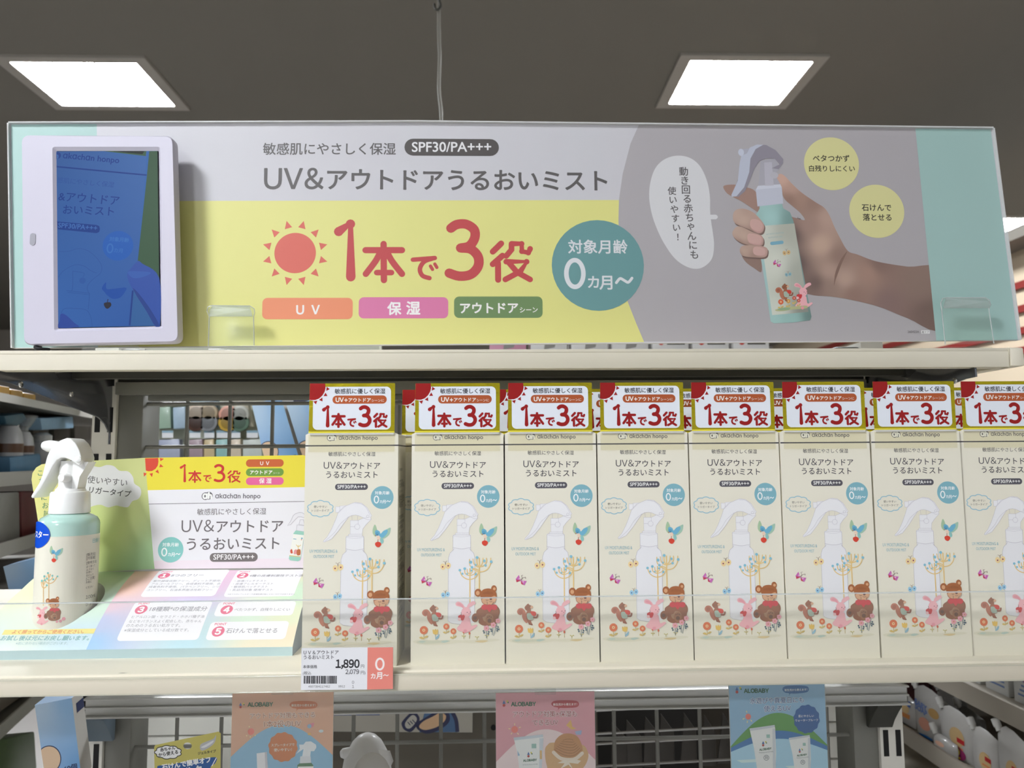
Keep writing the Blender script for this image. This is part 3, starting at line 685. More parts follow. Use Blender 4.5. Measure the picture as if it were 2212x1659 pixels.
o = s.build('printed_panel', t)
m = MB(); c4 = [PY(*p, YH) for p in (TL, TM, TR, BR, BL)]
m.prism([p+Vector((0, .0006, 0)) for p in c4], (0, .004, 0), mat('sign_back', 'b9b7b4', .6)); m.build('backing_board', t)
m = MB()
for a, b in ((0, 1), (1, 2), (2, 3), (4, 0)):
    p, q = c4[a], c4[b]; d = (q-p).normalized(); nn = Vector((-d.z, 0, d.x))
    m.prism([p+Vector((0, -.003, 0)), q+Vector((0, -.003, 0)), q+nn*.0012+Vector((0, -.003, 0)), p+nn*.0012+Vector((0, -.003, 0))], (0, .008, 0), clearmat('sign_edge', 'f4f6f6', .2, .7, .2))
m.build('clear_edge', t)
# clear stands holding the sign
for pts, lab in (([(450, 748), (452, 683), (447, 672), (449, 663), (457, 660), (540, 661), (549, 667), (550, 676), (548, 684), (549, 746)], 'clear plastic sign stand at the yellow half of the header sign'),
                 ([(2042, 744), (2034, 668), (2032, 655), (2036, 645), (2044, 643), (2128, 643), (2137, 648), (2140, 658), (2136, 668), (2147, 742)], 'clear plastic sign stand at the teal right end of the header sign')):
    p3 = [PY(x, y, .684) for x, y in pts]; cx = sum(p.x for p in p3)/len(p3)
    t2 = thing('sign_stand', (cx, .69, ZU), lab, 'sign stand', 'clear sign stands')
    MB().prism(p3, (0, .0015, 0), clearmat('stand_plastic', 'fbfdfb', .03, .03, .25)).build('front_plate', t2, bevel=.0004)
    m = MB(); q = p3+[p3[0]]
    m.tube(p3, .00045, ACRE, 6); m.build('plate_rim', t2)
    top = [p for p in p3 if p.z > max(k.z for k in p3)-.006]
    x0, x1 = min(p.x for p in p3)+.002, max(p.x for p in p3)-.002; zt = max(p.z for p in p3)
    MB().prism([(x0, .6835, zt-.010), (x1, .6835, zt-.010), (x1-.001, .6815, zt-.004), (x1-.003, .6835, zt-.0005), (x0+.003, .6835, zt-.0005), (x0+.001, .6815, zt-.004)], (0, .0008, 0), clearmat('clear_fold', 'f4faf9', .22, .16, .2)).build('folded_lip', t2)
    MB().box(x0, x1, .683, .725, ZU+.0003, ZU+.003, CLEAR).build('foot', t2, bevel=.0006)

# ------------------------------------------------------------------ digital photo frame
YF = .674
t = thing('digital_photo_frame', (-.33, YF, ZU), 'white digital photo frame with a glowing blue picture leaning on the header sign', 'photo frame')
def ringpts(c, r, n=6):
    """rounded quad from 4 corners (tl, tr, br, bl) on the frame face"""
    P = [PY(x, y, YF) for x, y in c]; out = []
    for i in range(4):
        a, b, d = P[i-1], P[i], P[(i+1) % 4]; u, v = (a-b).normalized(), (d-b).normalized()
        for k in range(n+1):
            q = k/n; out.append((b+u*r)*(1-q)**2+b*2*q*(1-q)+(b+v*r)*q*q)
    return out
out = ringpts([(47, 293), (372, 295), (384, 737), (52, 743)], .007); inn = ringpts([(113, 317), (346, 317), (352, 710), (117, 716)], .0025); scr = ringpts([(120, 325), (341, 325), (346, 704), (124, 709)], .0006)
m = MB(); n = len(out); b = [Vector((0, .0105, 0))+p for p in out]
fr = lambda A, B: [(i, (i+1) % n, n+(i+1) % n, n+i) for i in range(n)]
cen = sum(out, Vector())/n
chf = [p+(p-cen).normalized()*.0012+Vector((0, .0016, 0)) for p in out]; bb = [p+(p-cen).normalized()*.0012+Vector((0, .0105, 0)) for p in out]
DF = mat('frame_white', 'cbc7d6', .35)
m.add(out+inn, fr(0, 0), DF); m.add(inn+[p+Vector((0, .0022, 0)) for p in scr], fr(0, 0), DF); m.add(out+chf, fr(0, 0), DF); m.add(chf+bb, fr(0, 0), DF); m.add(bb, [list(range(n))], DF)
m.build('bezel', t, smooth=True, angle=25)
s = Sheet((0, YF+.0020, 0), gain=1.0, ink=inkmat('screen_glow', .3, emit=.85, spec=.12))
s.poly([(120, 325), (341, 325), (346, 704), (124, 709)], '080a10', 0)
g = '2f66ae'
s.crop(110, 310, .12658)
s.poly([(82, 135), (1815, 128), (1860, 3110), (118, 3145)], g, 1)
s.grad([(118, 3140), (1400, 3120), (1640, 135), (82, 135)], ['3566b0', '2f5da8', '3a6aae', '2a5a9c'], 6, 10, 2)
s.poly([(1678, 132), (1818, 130), (1848, 2310), (1480, 2020), (1640, 540)], '3d5c42', 3); s.poly([(900, 132), (1630, 130), (1620, 215)], '3f5f45', 3); s.poly([(1050, 132), (1600, 130), (1560, 185)], '15221c', 4)
dk = '123c8a'
s.circle(110, 205, 62, dk, 3); s.text('h', (70, 250), (120, 255), '3a6db4', 4, bold=.04)
s.text('ɑkɑchɑn honpo', (205, 248), (1160, 335), dk, 3, bold=.02); s.stroke([(92, 395), (1635, 540)], 26, dk, 3, cap=False)
s.text('感肌にやさしく保湿', (105, 660), (1075, 745), '214f98', 3); s.text('&アウトドア', (125, 965), (1160, 1045), dk, 3, bold=.012); s.text('おいミスト', (205, 1190), (1070, 1225), dk, 3, bold=.012)
s.poly([(105, 1330), (780, 1390), (825, 1410), (838, 1460), (825, 1510), (780, 1530), (118, 1465)], dk, 3); s.text('SPF30/PA+++', (122, 1432), (785, 1485), '3d6db6', 4, bold=.02)
s.crop(110, 310+200, .12658)
s.circle(1145, 165, 262, '1f5fb8', 3, 40); s.circle(1010, 210, 58, '3a72c0', 4, ry=88); s.circle(1010, 210, 34, '1f5fb8', 5, ry=64); s.text('対象月齢', (1000, 78), (1330, 100), '3a72c0', 4, bold=.03); s.text('カ月', (1075, 270), (1220, 282), '3a72c0', 4, bold=.02)
for p in ([(125, 262), (300, 262), (460, 215), (620, 245), (760, 350), (850, 470), (870, 560), (840, 640), (740, 720), (650, 810), (620, 900), (660, 990)], [(130, 700), (220, 590), (400, 495), (560, 510), (680, 590), (780, 630)], [(375, 600), (370, 900), (320, 940)], [(375, 600), (560, 630), (550, 700)], [(270, 930), (660, 975)], [(290, 960), (655, 1000)], [(660, 1000), (640, 1250)], [(180, 1310), (230, 1240), (400, 1235), (600, 1260), (680, 1380), (705, 1540)]):
    s.stroke(p, 9, '27559c', 3)
s.circle(540, 760, 55, '2b5aa4', 3)
s.poly([(940, 790), (950, 900), (1060, 900), (1280, 880), (1260, 960), (1180, 1050), (1060, 1070), (960, 1010), (920, 960), (870, 890)], '1a4fa6', 3, True)
s.poly([(905, 1150), (960, 1130), (1020, 1135), (1028, 1190), (970, 1240), (925, 1215)], '2b2a36', 4, True); s.stroke([(965, 1130), (975, 1080)], 14, '2b2a50', 4)
s.poly([(1400, 900), (1340, 1530), (1860, 1530), (1860, 1500)], '33639f', 3)
s.stroke([(1398, 930), (1345, 1525)], 30, '1d3f8a', 4, cap=False)
s.poly([(1310, 620), (1360, 560), (1480, 430), (1560, 470), (1850, 720), (1862, 1525), (1770, 1525), (1640, 1290), (1480, 1040), (1370, 860), (1310, 720)], '3556aa', 5, True)
s.poly([(1320, 640), (1365, 600), (1700, 620), (1600, 690), (1420, 720)], '3a62b4', 6, True)
s.poly([(1400, 890), (1500, 980), (1700, 1250), (1850, 1520), (1770, 1520), (1630, 1280), (1470, 1030)], '28448e', 6, True)
s.poly([(170, 1330), (260, 1350), (400, 1480), (470, 1550), (130, 1565), (150, 1450)], '2d4a9e', 4, True)
s.crop(0, 0, 1); s.build('screen', t)
p = PY(71, 517, YF); r = rrect(p.x-.0024, p.z-.0055, p.x+.0024, p.z+.0055, .0023)
MB().prism([(x, YF-.0004, z) for x, z in r], (0, .002, 0), mat('button_grey', '9d9ca6', .4)).build('sensor_window', t)
MB().tube([(-.395, .684, ZU+.006), (-.396, .678, ZU+.0045), (-.3915, .6735, ZU+.002), (-.388, .6745, ZU+.0018), (-.384, .678, ZU+.0018)], .0017, BLACK, smooth=4).build('power_cable', t, smooth=True)
MB().prism([(-.36, YF+.0107, ZU+.001), (-.31, YF+.0107, ZU+.001), (-.315, YF+.0107, ZU+.08), (-.355, YF+.0107, ZU+.08)], (0, .0015, 0), CLEAR).build('support_leg', t)

# ------------------------------------------------------------------ spray cartons
YB1 = .5437; BW = .0645; BD = .0485; BH = .0171-ZL      # front face, width, depth, height
def carton_parts(root):
    """front art measured on the second carton of the row"""
    X0, Y0 = root.location.x, root.location.y
    s = Sheet((0, Y0, 0), gain=1.04, ink=inkmat('carton_print', .42))
    z0, z1 = ZL, ZL+BH; xa, xb = X0-BW/2, X0+BW/2
    s.fill([(xa, z0), (xb, z0), (xb, z1-.0012), (xb-.0022, z1), (xa+.0022, z1), (xa, z1-.0012)], CREAM, 0)
    s.crop(860, 920, .15676); D = '3f3d45'
    a, b = s.pt((192, 262)), s.pt((1440, 262)); zl = (a.y+b.y)/2
    s.fill([(xa, zl-.00045), (xb, zl-.00045), (xb, zl+.00045), (xa, zl+.00045)], '34323c', 1)
    brand(s, 478, 1170, 181, '45434e', CREAM, 1)
    s.text('敏感肌にやさしく保湿', (502, 402), (1142, 402), D, 2)
    s.text('~UV&', (440, 577), (692, 577), D, 2, res=4); s.text('アウトドア', (707, 577), (1208, 577), D, 2, bold=.006, res=4); s.text('うるおいミスト', (474, 700), (1175, 700), D, 2, bold=.006, res=4)
    s.rect(598, 786, 1046, 868, '55525a', 1, 41); s.text('SPF30/PA+++', (632, 850), (1016, 848), 'f2f2ee', 2, bold=.012)
    badge(s, 1242, 972, 155, '7fb2bf', 'f2f4f2', 1)
    cloud(s, 402, 1125, 172, 108, '8fbfd0', 1, 10, line=11); s.text('使いやすい', (312, 1112), (492, 1112), '6d675c', 2); s.text('トリガータイプ', (285, 1166), (522, 1164), '6d675c', 2)
    trigger_outline(s, lambda p: p, 1)
    s.poly([(756, 1500), (1000, 1500), (1000, 1690), (998, 1720), (758, 1720), (756, 1690)], 'ebeaec', 2); s.poly([(790, 1475), (978, 1475), (978, 1500), (790, 1500)], 'ebeaec', 2)
    for p in ([(790, 1475), (978, 1475), (978, 1500), (790, 1500)], ):
        s.stroke(p, 4, 'b9b3bd', 3, smooth=False, closed=True)
    s.stroke([(756, 1720), (756, 1515), (770, 1500), (985, 1500), (1000, 1515), (1000, 1720)], 4, 'b9b3bd', 3, smooth=False); s.stroke([(760, 1515), (875, 1530), (996, 1515)], 3, 'c4bfc8', 3)
    bird(s, 1118, 1472, 1.0, 2)
    s.crop(860, 1170, .16578)
    s.poly([(732, 88), (930, 88), (940, 100), (985, 150), (998, 210), (998, 1040), (985, 1060), (900, 1072), (780, 1072), (690, 1058), (650, 1040), (648, 880), (655, 210), (675, 150), (722, 105)], 'e8e7ea', 2)
    s.stroke([(730, 88), (722, 105), (675, 150), (655, 215), (650, 1030), (690, 1062), (780, 1075), (900, 1075)], 4, 'b9b3bd', 3, smooth=False); s.stroke([(930, 88), (940, 102), (985, 150), (998, 215), (996, 990)], 4, 'b9b3bd', 3, smooth=False); s.stroke([(712, 75), (830, 94), (942, 75)], 4, 'b9b3bd', 3)
    s.text('UV MOISTURIZING &', (250, 125), (608, 125), '8fb8c2', 2, asp=1.5); s.text('OUTDOOR MIST', (298, 192), (566, 192), '8fb8c2', 2, asp=1.5)
    butterfly(s, 615, 318, 1.0, 'ecd29b', '8c3a5a', 4); bow_butterfly(s, 365, 520, 1.0, 4); butterfly(s, 614, 690, .82, '9fcbe2', '39548c', 4)
    # printed trees
    T = 'e6c683'; BR_ = '86bfd2'
    for pts in ([(1057, 215), (1057, 690)], [(936, 350), (936, 800)]): s.stroke(pts, 15, T, 4, smooth=False)
    for pts in ([(930, 230), (932, 300), (975, 355), (1057, 392), (1140, 375), (1195, 310), (1207, 215)], [(975, 225), (985, 285), (1020, 320), (1057, 330), (1120, 310), (1150, 265), (1150, 215)], [(1022, 215), (1030, 290), (1057, 325), (1095, 285), (1107, 215)], [(805, 380), (830, 440), (880, 480), (936, 492), (1000, 470), (1040, 420), (1048, 370), (985, 350)], [(865, 360), (872, 410), (905, 435), (936, 440), (985, 425), (1010, 400)], [(900, 360), (905, 400), (936, 420), (965, 395), (972, 360)]): s.stroke(pts, 12, T, 4)
    for x, y, r in ((1028, 207, 19), (945, 268, 20), (1122, 250, 17), (1212, 260, 18), (1137, 308, 16), (1010, 302, 13), (962, 335, 18), (804, 372, 17), (868, 352, 18), (838, 418, 14), (955, 376, 14), (898, 420, 12), (1012, 424, 15)): s.circle(x, y, r, BR_, 5, n=14)
    s.poly([(190, 1300), (300, 1275), (500, 1285), (700, 1280), (900, 1285), (1100, 1270), (1280, 1265), (1320, 1285), (1200, 1305), (1000, 1325), (800, 1318), (600, 1340), (400, 1345), (250, 1330)], 'dfdac4', 1, True)
    s.poly([(240, 1305), (330, 1285), (460, 1290), (650, 1285), (670, 1305), (560, 1318), (400, 1330), (280, 1328)], 'cfcfb8', 2, True); s.poly([(270, 1300), (320, 1290), (360, 1302), (310, 1318)], 'bccabb', 3, True); s.poly([(560, 1300), (620, 1284), (665, 1295), (600, 1318)], 'b4c6ba', 3, True)
    s.poly([(1000, 1300), (1080, 1285), (1170, 1290), (1100, 1315)], 'd8c392', 2, True)
    bear(s, 1160, 705, 1.0, 6); rabbit(s, 880, 910, 1.0, 6); squirrel(s, 450, 945, .95, 4)
    for x, y, r, st in ((335, 1153, 53, 62), (628, 1105, 39, 52), (720, 1167, 38, 60)): flower(s, x, y, r, 'dc7345', st, 4)
    s.poly([(447, 1150), (462, 1140), (470, 1158), (487, 1132), (502, 1158), (515, 1135), (523, 1160), (515, 1200), (487, 1212), (455, 1198)], 'e6bf5c', 5); s.stroke([(487, 1210), (489, 1272)], 7, '9bb8c0', 4); s.poly([(492, 1272), (500, 1240), (538, 1205), (528, 1250)], '8db7cb', 5, True)
    for x, y, r in ((855, 1172, 17), (930, 1193, 13)): s.stroke([(x, y+r), (x, y+r+55)], 6, 'c0a65c', 4); s.circle(x, y, r, 'd2613f', 5, n=14, ry=r*1.35)
    for x, y in ((1028, 1245), (1155, 1228), (855, 1235)): s.stroke([(x, y+30), (x, y)], 6, 'b9b05c', 4); s.poly([(x, y+8), (x-32, y-8), (x-14, y-14)], 'c8bb68', 4); s.poly([(x, y+8), (x+32, y-8), (x+14, y-14)], 'c8bb68', 4)
    for x, y, r in ((1150, 1125, 34), (1240, 1085, 34), (1300, 1030, 30)):
        for k in range(5): s.circle(x+r*.6*math.cos(k*1.257), y+r*.6*math.sin(k*1.257), r*.5, 'e2a0ac', 10, n=12)
        s.circle(x, y, r*.25, 'c9823f', 11, n=10)
    for pts in ([(1150, 1160), (1150, 1250)], [(1235, 1120), (1228, 1215)], [(1285, 1070), (1245, 1225)]): s.stroke(pts, 7, '5d7480', 9)
    for x, y in ((1112, 1162), (1120, 1185), (1182, 1175), (1175, 1200), (1210, 1140), (1215, 1165), (1300, 1110), (1290, 1135), (1310, 1140), (1290, 1160)): s.circle(x, y, 11, '2f5468', 9, n=8)
    m = MB(); c = CARD; y1 = Y0+BD
    m.add([(xa, Y0, z0), (xa, y1, z0), (xa, y1, z1-.0008), (xa, Y0, z1-.0012)], [(0, 1, 2, 3)], c); m.add([(xb, Y0, z0), (xb, y1, z0), (xb, y1, z1-.0008), (xb, Y0, z1-.0012)], [(0, 1, 2, 3)], c)
    m.add([(xa, y1, z0), (xb, y1, z0), (xb, y1, z1), (xa, y1, z1)], [(0, 1, 2, 3)], c); m.add([(xa, Y0, z0), (xb, Y0, z0), (xb, y1, z0), (xa, y1, z0)], [(0, 1, 2, 3)], c)
    m.add([(xa, Y0+.0012, z1-.0022), (xb, Y0+.0012, z1-.0022), (xb, y1, z1-.0022), (xa, y1, z1-.0022)], [(0, 1, 2, 3)], c)
    L = mat('carton_line', '34323c', .5)
    m.box(xb-.0001, xb+.0001, Y0, y1, zl-.00045, zl+.00045, L)
    s.build('carton', root, mb=m)
    # small print on the side
    q = Sheet((xb+.00012, Y0, 0), (0, 1, 0), (0, 0, 1), 1.0, ink=inkmat('carton_print', .42))
    zz = zl-.018; row = 0
    lines = ['薬用化粧品', '使用方法', '全成分', 'ご使用上の注意', '保管および取扱い上', '販売名', '内容量']
    while zz > ZL+.025:
        wd = .012+.016*((row*37 % 11)/11)
        q.text(lines[row % 7]+lines[(row*3+1) % 7], Vector((.006, zz)), Vector((.006+wd+.008, zz)), '6a665e', 1, res=1, uvs=True); zz -= .0036 if row % 6 else .008; row += 1
    q.build('side_print', root)
    # tucked lid
    m = MB(); m.prism([(xa+.001, Y0+.001, z1-.0035), (xa+.001, Y0+.004, z1-.0012), (xa+.001, y1-.001, z1-.001), (xa+.001, y1-.001, z1-.003)], (BW-.002, 0, 0), CARD); m.build('lid', root)
def header_parts(root, glint=0):
    """foil header card, art measured on the second carton of the row"""
    s = Sheet((0, root.location.y-.0009, 0), gain=1.0, ink=inkmat('header_print', .3))
    s.crop(880, 820, .09946)
    s.poly([(180, 82), (1990, 72), (2008, 85), (2008, 1140), (162, 1150), (175, 82)], 'b5a82c', 0, m=FOIL)
    s.rect(252, 155, 1925, 1072, 'e6eaf2', 2, 100)
    s.poly([(180, 82), (505, 82)]+[(240+275*math.cos(a), 180+272*math.sin(a)) for a in [i*.1-.35 for i in range(20)]]+[(176, 440)], 'f0f0f0', 3)
    s.poly([(180, 82), (505, 82), (515, 180), (497, 260), (450, 340), (380, 405), (300, 437), (210, 440), (172, 432)], '9a1d1d', 4, m=FOILR)
    sun(s, 235, 165, 285, '9a1d1d', 4, a0=-6, n=15, tip=1.31, base=1.07, only=lambda a: a > 265 or a < 5, m=FOILR)
    s.poly([(160, 1120), (2008, 1112), (2008, 1140), (160, 1150)], 'f0e23a', 3)
    s.text('敏感肌に優しく保湿', (714, 295), (1798, 290), '22212c', 3, bold=.014)
    s.rect(668, 342, 1832, 514, 'b5562c', 3, 86, m=FOILO)
    s.text('~UV', (738, 478), (905, 477), 'f8f4ee', 4, bold=.03); s.stroke([(925, 440), (990, 440)], 15, 'f8f4ee', 4); s.stroke([(957, 408), (957, 472)], 15, 'f8f4ee', 4); s.text('アウトドア', (1012, 476), (1490, 474), 'f8f4ee', 4, bold=.02); s.text('シーンに', (1508, 474), (1772, 470), 'f8f4ee', 4)
    slogan(s, (452, 552, 1852, 1040), '8f1f22', 4, 1.2, m=FOILR)
    s.build('header_card', root)
    m = MB(); a = s.inv(896, 938); b = s.inv(1080, 974)
    m.box(a.x, b.x, root.location.y-.00085, root.location.y-.0007, b.y, a.y, clearmat('tape', 'fdfcf6', .03, .02, .1)); m.build('clear_tape', root)
    m = MB(); a = s.inv(898, 828.5); b = s.inv(1079, 938)
    m.box(a.x+.0003, b.x-.0003, root.location.y-.00085, root.location.y-.0004, b.y, a.y, mat('card_back', 'd8d6cf', .6)); m.build('card_backing', root)
xB = (PY(890, 959, YB1).x+PY(1087, 959, YB1).x)/2
proto = thing('spray_carton', (xB, YB1, ZL), 'first cream spray carton right of the gap in the front row', 'carton', 'front row of spray cartons')
carton_parts(proto); header_parts(proto)
ords = ['second', 'third', 'fourth', 'fifth', 'sixth']
for i in range(6):
    x = xB+.0655*(i+1)+(.0006 if i > 3 else 0)
    lab = f'{ords[i]} cream spray carton right of the gap in the front row' if i < 5 else 'cream spray carton cut off by the right edge of the picture'
    d = dup(proto, (x, YB1+(.001 if i == 5 else 0)+.0004*(i % 3), ZL), lab, 'front row of spray cartons')
d = dup(proto, ((PY(661, 964, YB1).x+PY(861, 962, YB1).x)/2, YB1-.0018, ZL), 'leftmost cream spray carton, standing apart beside the tester display', 'front row of spray cartons')
backx = [866, 1060, 1232, 1412, 1618, 1832, 2016]
labs = ['between the leftmost and the next front carton', 'behind the second and third front cartons', 'behind the third and fourth front cartons', 'behind the fourth and fifth front cartons', 'behind the fifth and sixth front cartons', 'behind the sixth and seventh front cartons', 'behind the two rightmost front cartons']
for i, px in enumerate(backx):
    Y = YB1+BD+.0035; xl = PY(px, 900, Y).x+.0595/2+.0012
    if i: 
        xl = max(xl, prevx+BW+.0004)
    prevx = xl
    dup(proto, (xl, Y, ZL), 'back row carton seen '+labs[i], 'back row of spray cartons')

# ------------------------------------------------------------------ tester display
DL = .086/40; LR = .086
PF = [(.5735, -.1355)]
for i in range(40):
    a = math.radians(46-29*(i+.5)/40); PF.append((PF[-1][0]+DL*math.cos(a), PF[-1][1]+DL*math.sin(a)))
class RampSheet(Sheet):
    """print on the curved card ramp: u = world x, v = length along the ramp from its front edge"""
    def __init__(s, **k):
        super().__init__((0, 0, 0), **k)
    def inv(s, px, py):
        d = ray(px, py); k = d.z/d.y
        for i in range(40):
            (y0, z0), (y1, z1) = PF[i], PF[i+1]; den = (z1-z0)-k*(y1-y0)
            t = (k*y0-z0)/den if abs(den) > 1e-9 else 9
            if (t <= 1 or i == 39) and t > -50: return Vector((d.x/d.y*(y0+t*(y1-y0)), (i+t)*DL))
    def map(s, u, v, l):
        i = max(0, min(39, int(v/DL))); t = v/DL-i; (y0, z0), (y1, z1) = PF[i], PF[i+1]; dy, dz = (y1-y0)/DL, (z1-z0)/DL
        return Vector((u, y0+(y1-y0)*t-dz*l, z0+(z1-z0)*t+dy*l))
T_ = thing('tester_display', (-.28, .5735, ZL), 'pastel cardboard tester display with a sloping printed base, left of the cartons', 'display stand')
XR = PY(632, 1397, .5735).x; XD = -.2885; XLf = -.395
BX, BY_, BR = PY(146, 1200, .607).x, .607, .0212       # axis and radius of the tester bottle
s = RampSheet(gain=1.0, ink=inkmat('display_print', .5))
s.cv = [DL*i for i in range(1, 40)]; s.cu = [XD+.0001] + [-.40+.006*i for i in range(45)]
lf = blend([(-.40, .08, 'eeeabf'), (-.35, .07, 'eeeebf'), (-.34, .03, 'dfe9d8'), (-.30, .09, 'c9ddb4'), (-.30, .05, 'd2e8d6'), (-.30, .01, 'c9e0ea'), (-.36, .005, 'dde8e6')], .86)
rf = blend([(XD, .095, 'f2cdb4'), (XD, .07, 'f2c8b4'), (XD, .045, 'e6c8d4'), (XD, .028, 'bcc6e6'), (XD, .005, '9cc6ec'), (-.24, .098, 'efbcd6'), (-.225, .07, 'e6c0dc'), (-.225, .045, 'd0cbe6'), (-.22, .02, 'c2dde0'), (-.22, .003, 'b9dbe6'), (-.19, .1, 'ecc8dc'), (-.15, .1, 'e8e2bc'), (-.15, .06, 'cfe6cb'), (-.15, .03, 'e0e6c4'), (-.17, .003, 'eadfc4'), (-.145, .01, 'f0dcc0'), (-.18, .025, 'd6e8d4')], .86)
# outer edge of the left half and the round hole for the bottle
edge = [s.inv(*p) for p in ((95, 1236), (72, 1250), (45, 1275), (20, 1297), (0, 1316))]
outer = [Vector((XD, 0)), Vector((XD, LR)), Vector((edge[0].x, LR))]+edge+[Vector((edge[-1].x-.012, .03)), Vector((edge[-1].x-.014, 0))]
def ramp_v(Y):
    for i in range(40):
        if PF[i+1][0] >= Y: return (i+(Y-PF[i][0])/(PF[i+1][0]-PF[i][0]))*DL
hv0, hv1 = s.inv(118, 1347).y, ramp_v(BY_+BR+.004)
hu0, hu1 = BX-BR-.0035, BX+BR+.0045
hole = [Vector(((hu0+hu1)/2+(hu1-hu0)/2*math.cos(a), (hv0+hv1)/2+(hv1-hv0)/2*math.sin(a))) for a in [2*math.pi*i/48 for i in range(48)]]
tri = tessellate_polygon([[v.to_3d() for v in outer], [v.to_3d() for v in hole]])
allv = outer+hole
def ccw(t):
    a, b, c = (allv[i] for i in t); return t if (b-a).x*(c-a).y-(b-a).y*(c-a).x > 0 else t[::-1]
s.raw(allv, [ccw(t) for t in tri], lf, 0)
s.raw([(XD, 0), (XR, 0), (XR, LR), (XD, LR)], [(0, 1, 2, 3)], rf, 0)
s.crop(300, 1210, .1718); GT = '9a979e'; W_ = 'f1eff2'; PK = 'e46f8c'
def rc(bl, tr, r=.003):
    a, b = s.pt(bl), s.pt(tr); s.fill(rrect(a.x, a.y, b.x, b.y, r), W_, 2)
rc((12, 465), (1150, 120)); rc((1058, 465), (2086, 116), .003); rc((-287, 1018), (935, 515)); rc((935, 708), (1985, 515)); rc((832, 1008), (1895, 765))
def pt_(cx, cy, r, n, lab):
    a = s.pt((cx, cy)); k = s.sc((cx, cy))*r
    s.fill([(a.x+k*math.cos(i*.314), a.y+k*math.sin(i*.314)) for i in range(20)], PK, 3)
    s.mark('~'+n, a, k*1.15, 'fbf7f7', 4, .05)
    s.text('POINT', a+Vector((-k*.95, k*1.2)), a+Vector((k*.95, k*1.2)), PK, 3, bold=.02, uvs=True)
pt_(317, 196, 72, '1', 1); pt_(1305, 195, 70, '2', 1); pt_(30, 622, 76, '3', 1); pt_(1105, 624, 76, '4', 1); pt_(998, 897, 78, '5', 1)
for tx, a, b, bo in (('8つのフリー', (398, 208), (805, 204), .01), ('紫外線吸収剤フリー、ディート不使用、', (175, 274), (1035, 270), 0), ('アルコールフリー、合成香料不使用、合', (152, 310), (1022, 308), 0), ('成着色料不使用、パラベンフリー、シリ', (118, 348), (1000, 346), 0), ('コンフリー、石油系界面活性剤フリー', (95, 388), (920, 386), 0),
                     ('4種の皮膚刺激性テスト済', (1385, 208), (2062, 206), .01), ('・皮膚パッチテスト', (1200, 273), (1600, 271), 0), ('・皮膚アレルギーテスト', (1180, 310), (1685, 308), 0), ('・敏感肌パッチテスト', (1158, 348), (1615, 346), 0), ('・乳幼児対象 使用テスト', (1138, 388), (1680, 386), 0), ('※全ての方にアレルギーや皮膚刺激が起こらないわけではありません', (1115, 437), (1960, 435), 0),
                     ('18種類*の保湿成分', (130, 640), (850, 636), .01), ('ヒアルロン酸・セラミド・ホホバ種子油', (-95, 730), (818, 724), 0), ('などをバランスよく配合した、赤ちゃん', (-130, 786), (785, 782), 0), ('のためのうるおい処方です。', (-165, 840), (515, 838), 0), ('※保湿成分としている成分数です。', (-190, 900), (625, 896), 0),
                     ('べたつかず、白残りしにくい', (1198, 638), (1895, 636), .01), ('石けんで落とせる', (1090, 915), (1735, 912), .01)):
    s.text(tx, a, b, GT, 3, bold=bo, res=2)
s.crop(0, 1280, .1537)
a, b = s.pt((25, 595)), s.pt((1340, 508)); s.fill([(a.x, a.y), (s.pt((1310, 592)).x, a.y), (s.pt((1310, 592)).x, b.y), (a.x, b.y)], 'eddf86', 2)
s.text('よく振ってからご使用ください。', (165, 576), (1170, 574), 'dd8a5c', 3, bold=.02); s.text('お試し後は元にお戻し願います。', (2, 670), (1245, 668), '7fb2b4', 3, bold=.02); s.text('※肌に合わない場合がございます。', (215, 732), (950, 730), '9dbcbf', 3)
# front edge and side wall go with the ramp
m = MB(); F_ = mat('display_edge', 'b6d0d4', .5); SD = mat('display_side', '8d99a3', .6)
xl = edge[-1].x-.014
m.add([(xl, PF[0][0], PF[0][1]), (XR, PF[0][0], PF[0][1]), (XR, PF[0][0], ZL), (xl, PF[0][0], ZL)], [(0, 1, 2, 3)], F_)
m.add([(XR, y, z) for y, z in PF]+[(XR, PF[-1][0], ZL), (XR, PF[0][0], ZL)], [list(range(43))], SD)
s.build('base_ramp', T_, mb=m)
# back panel
YP = .6472
s = Sheet((0, YP, 0), gain=1.0, ink=inkmat('display_print', .5))
s.cu = [-.40+.006*i for i in range(45)]; s.cv = [-.1+.006*i for i in range(20)]
c = [s.inv(*p) for p in ((100, 1241), (335, 1229), (313, 989), (108, 1000), (90, 1003), (78, 1010), (70, 1022), (68, 1036))]
s.fill(c, blend([(c[0].x, c[0].y, 'e6df98'), (c[7].x, c[7].y, 'e2dc8c'), (c[2].x, c[2].y, 'c8cc88'), (c[1].x, c[1].y, 'a9cf9c'), ((c[0].x+c[1].x)/2, (c[0].y+c[2].y)/2, 'd2dc92')]), 0)
s.cu += []
YEL = 'ead93c'
s.poly([(313, 989), (655, 983), (661, 985), (664, 990), (662, 1052), (319, 1059)], YEL, 0)
s.poly([(319, 1059), (662, 1052), (659, 1205), (332, 1212)], 'ebe9ed', 0); s.poly([(332, 1212), (659, 1205), (658, 1227), (334, 1229)], 'efe2ea', 0)
s.crop(300, 980, .1718); G3 = '6f686b'
s.poly([(78, 58), (243, 54), (246, 100), (238, 150), (210, 190), (165, 218), (120, 222), (88, 212)], 'd8452c', 1)
sun(s, 125, 105, 118, 'd8452c', 2, a0=-48, n=12, tip=1.65, base=1.25, only=lambda a: -130 < (a if a < 180 else a-360) < 20 and (math.sin(math.radians(a)) < .42))
slogan(s, (512, 128, 1280, 370), 'cc2f28', 3, .85)
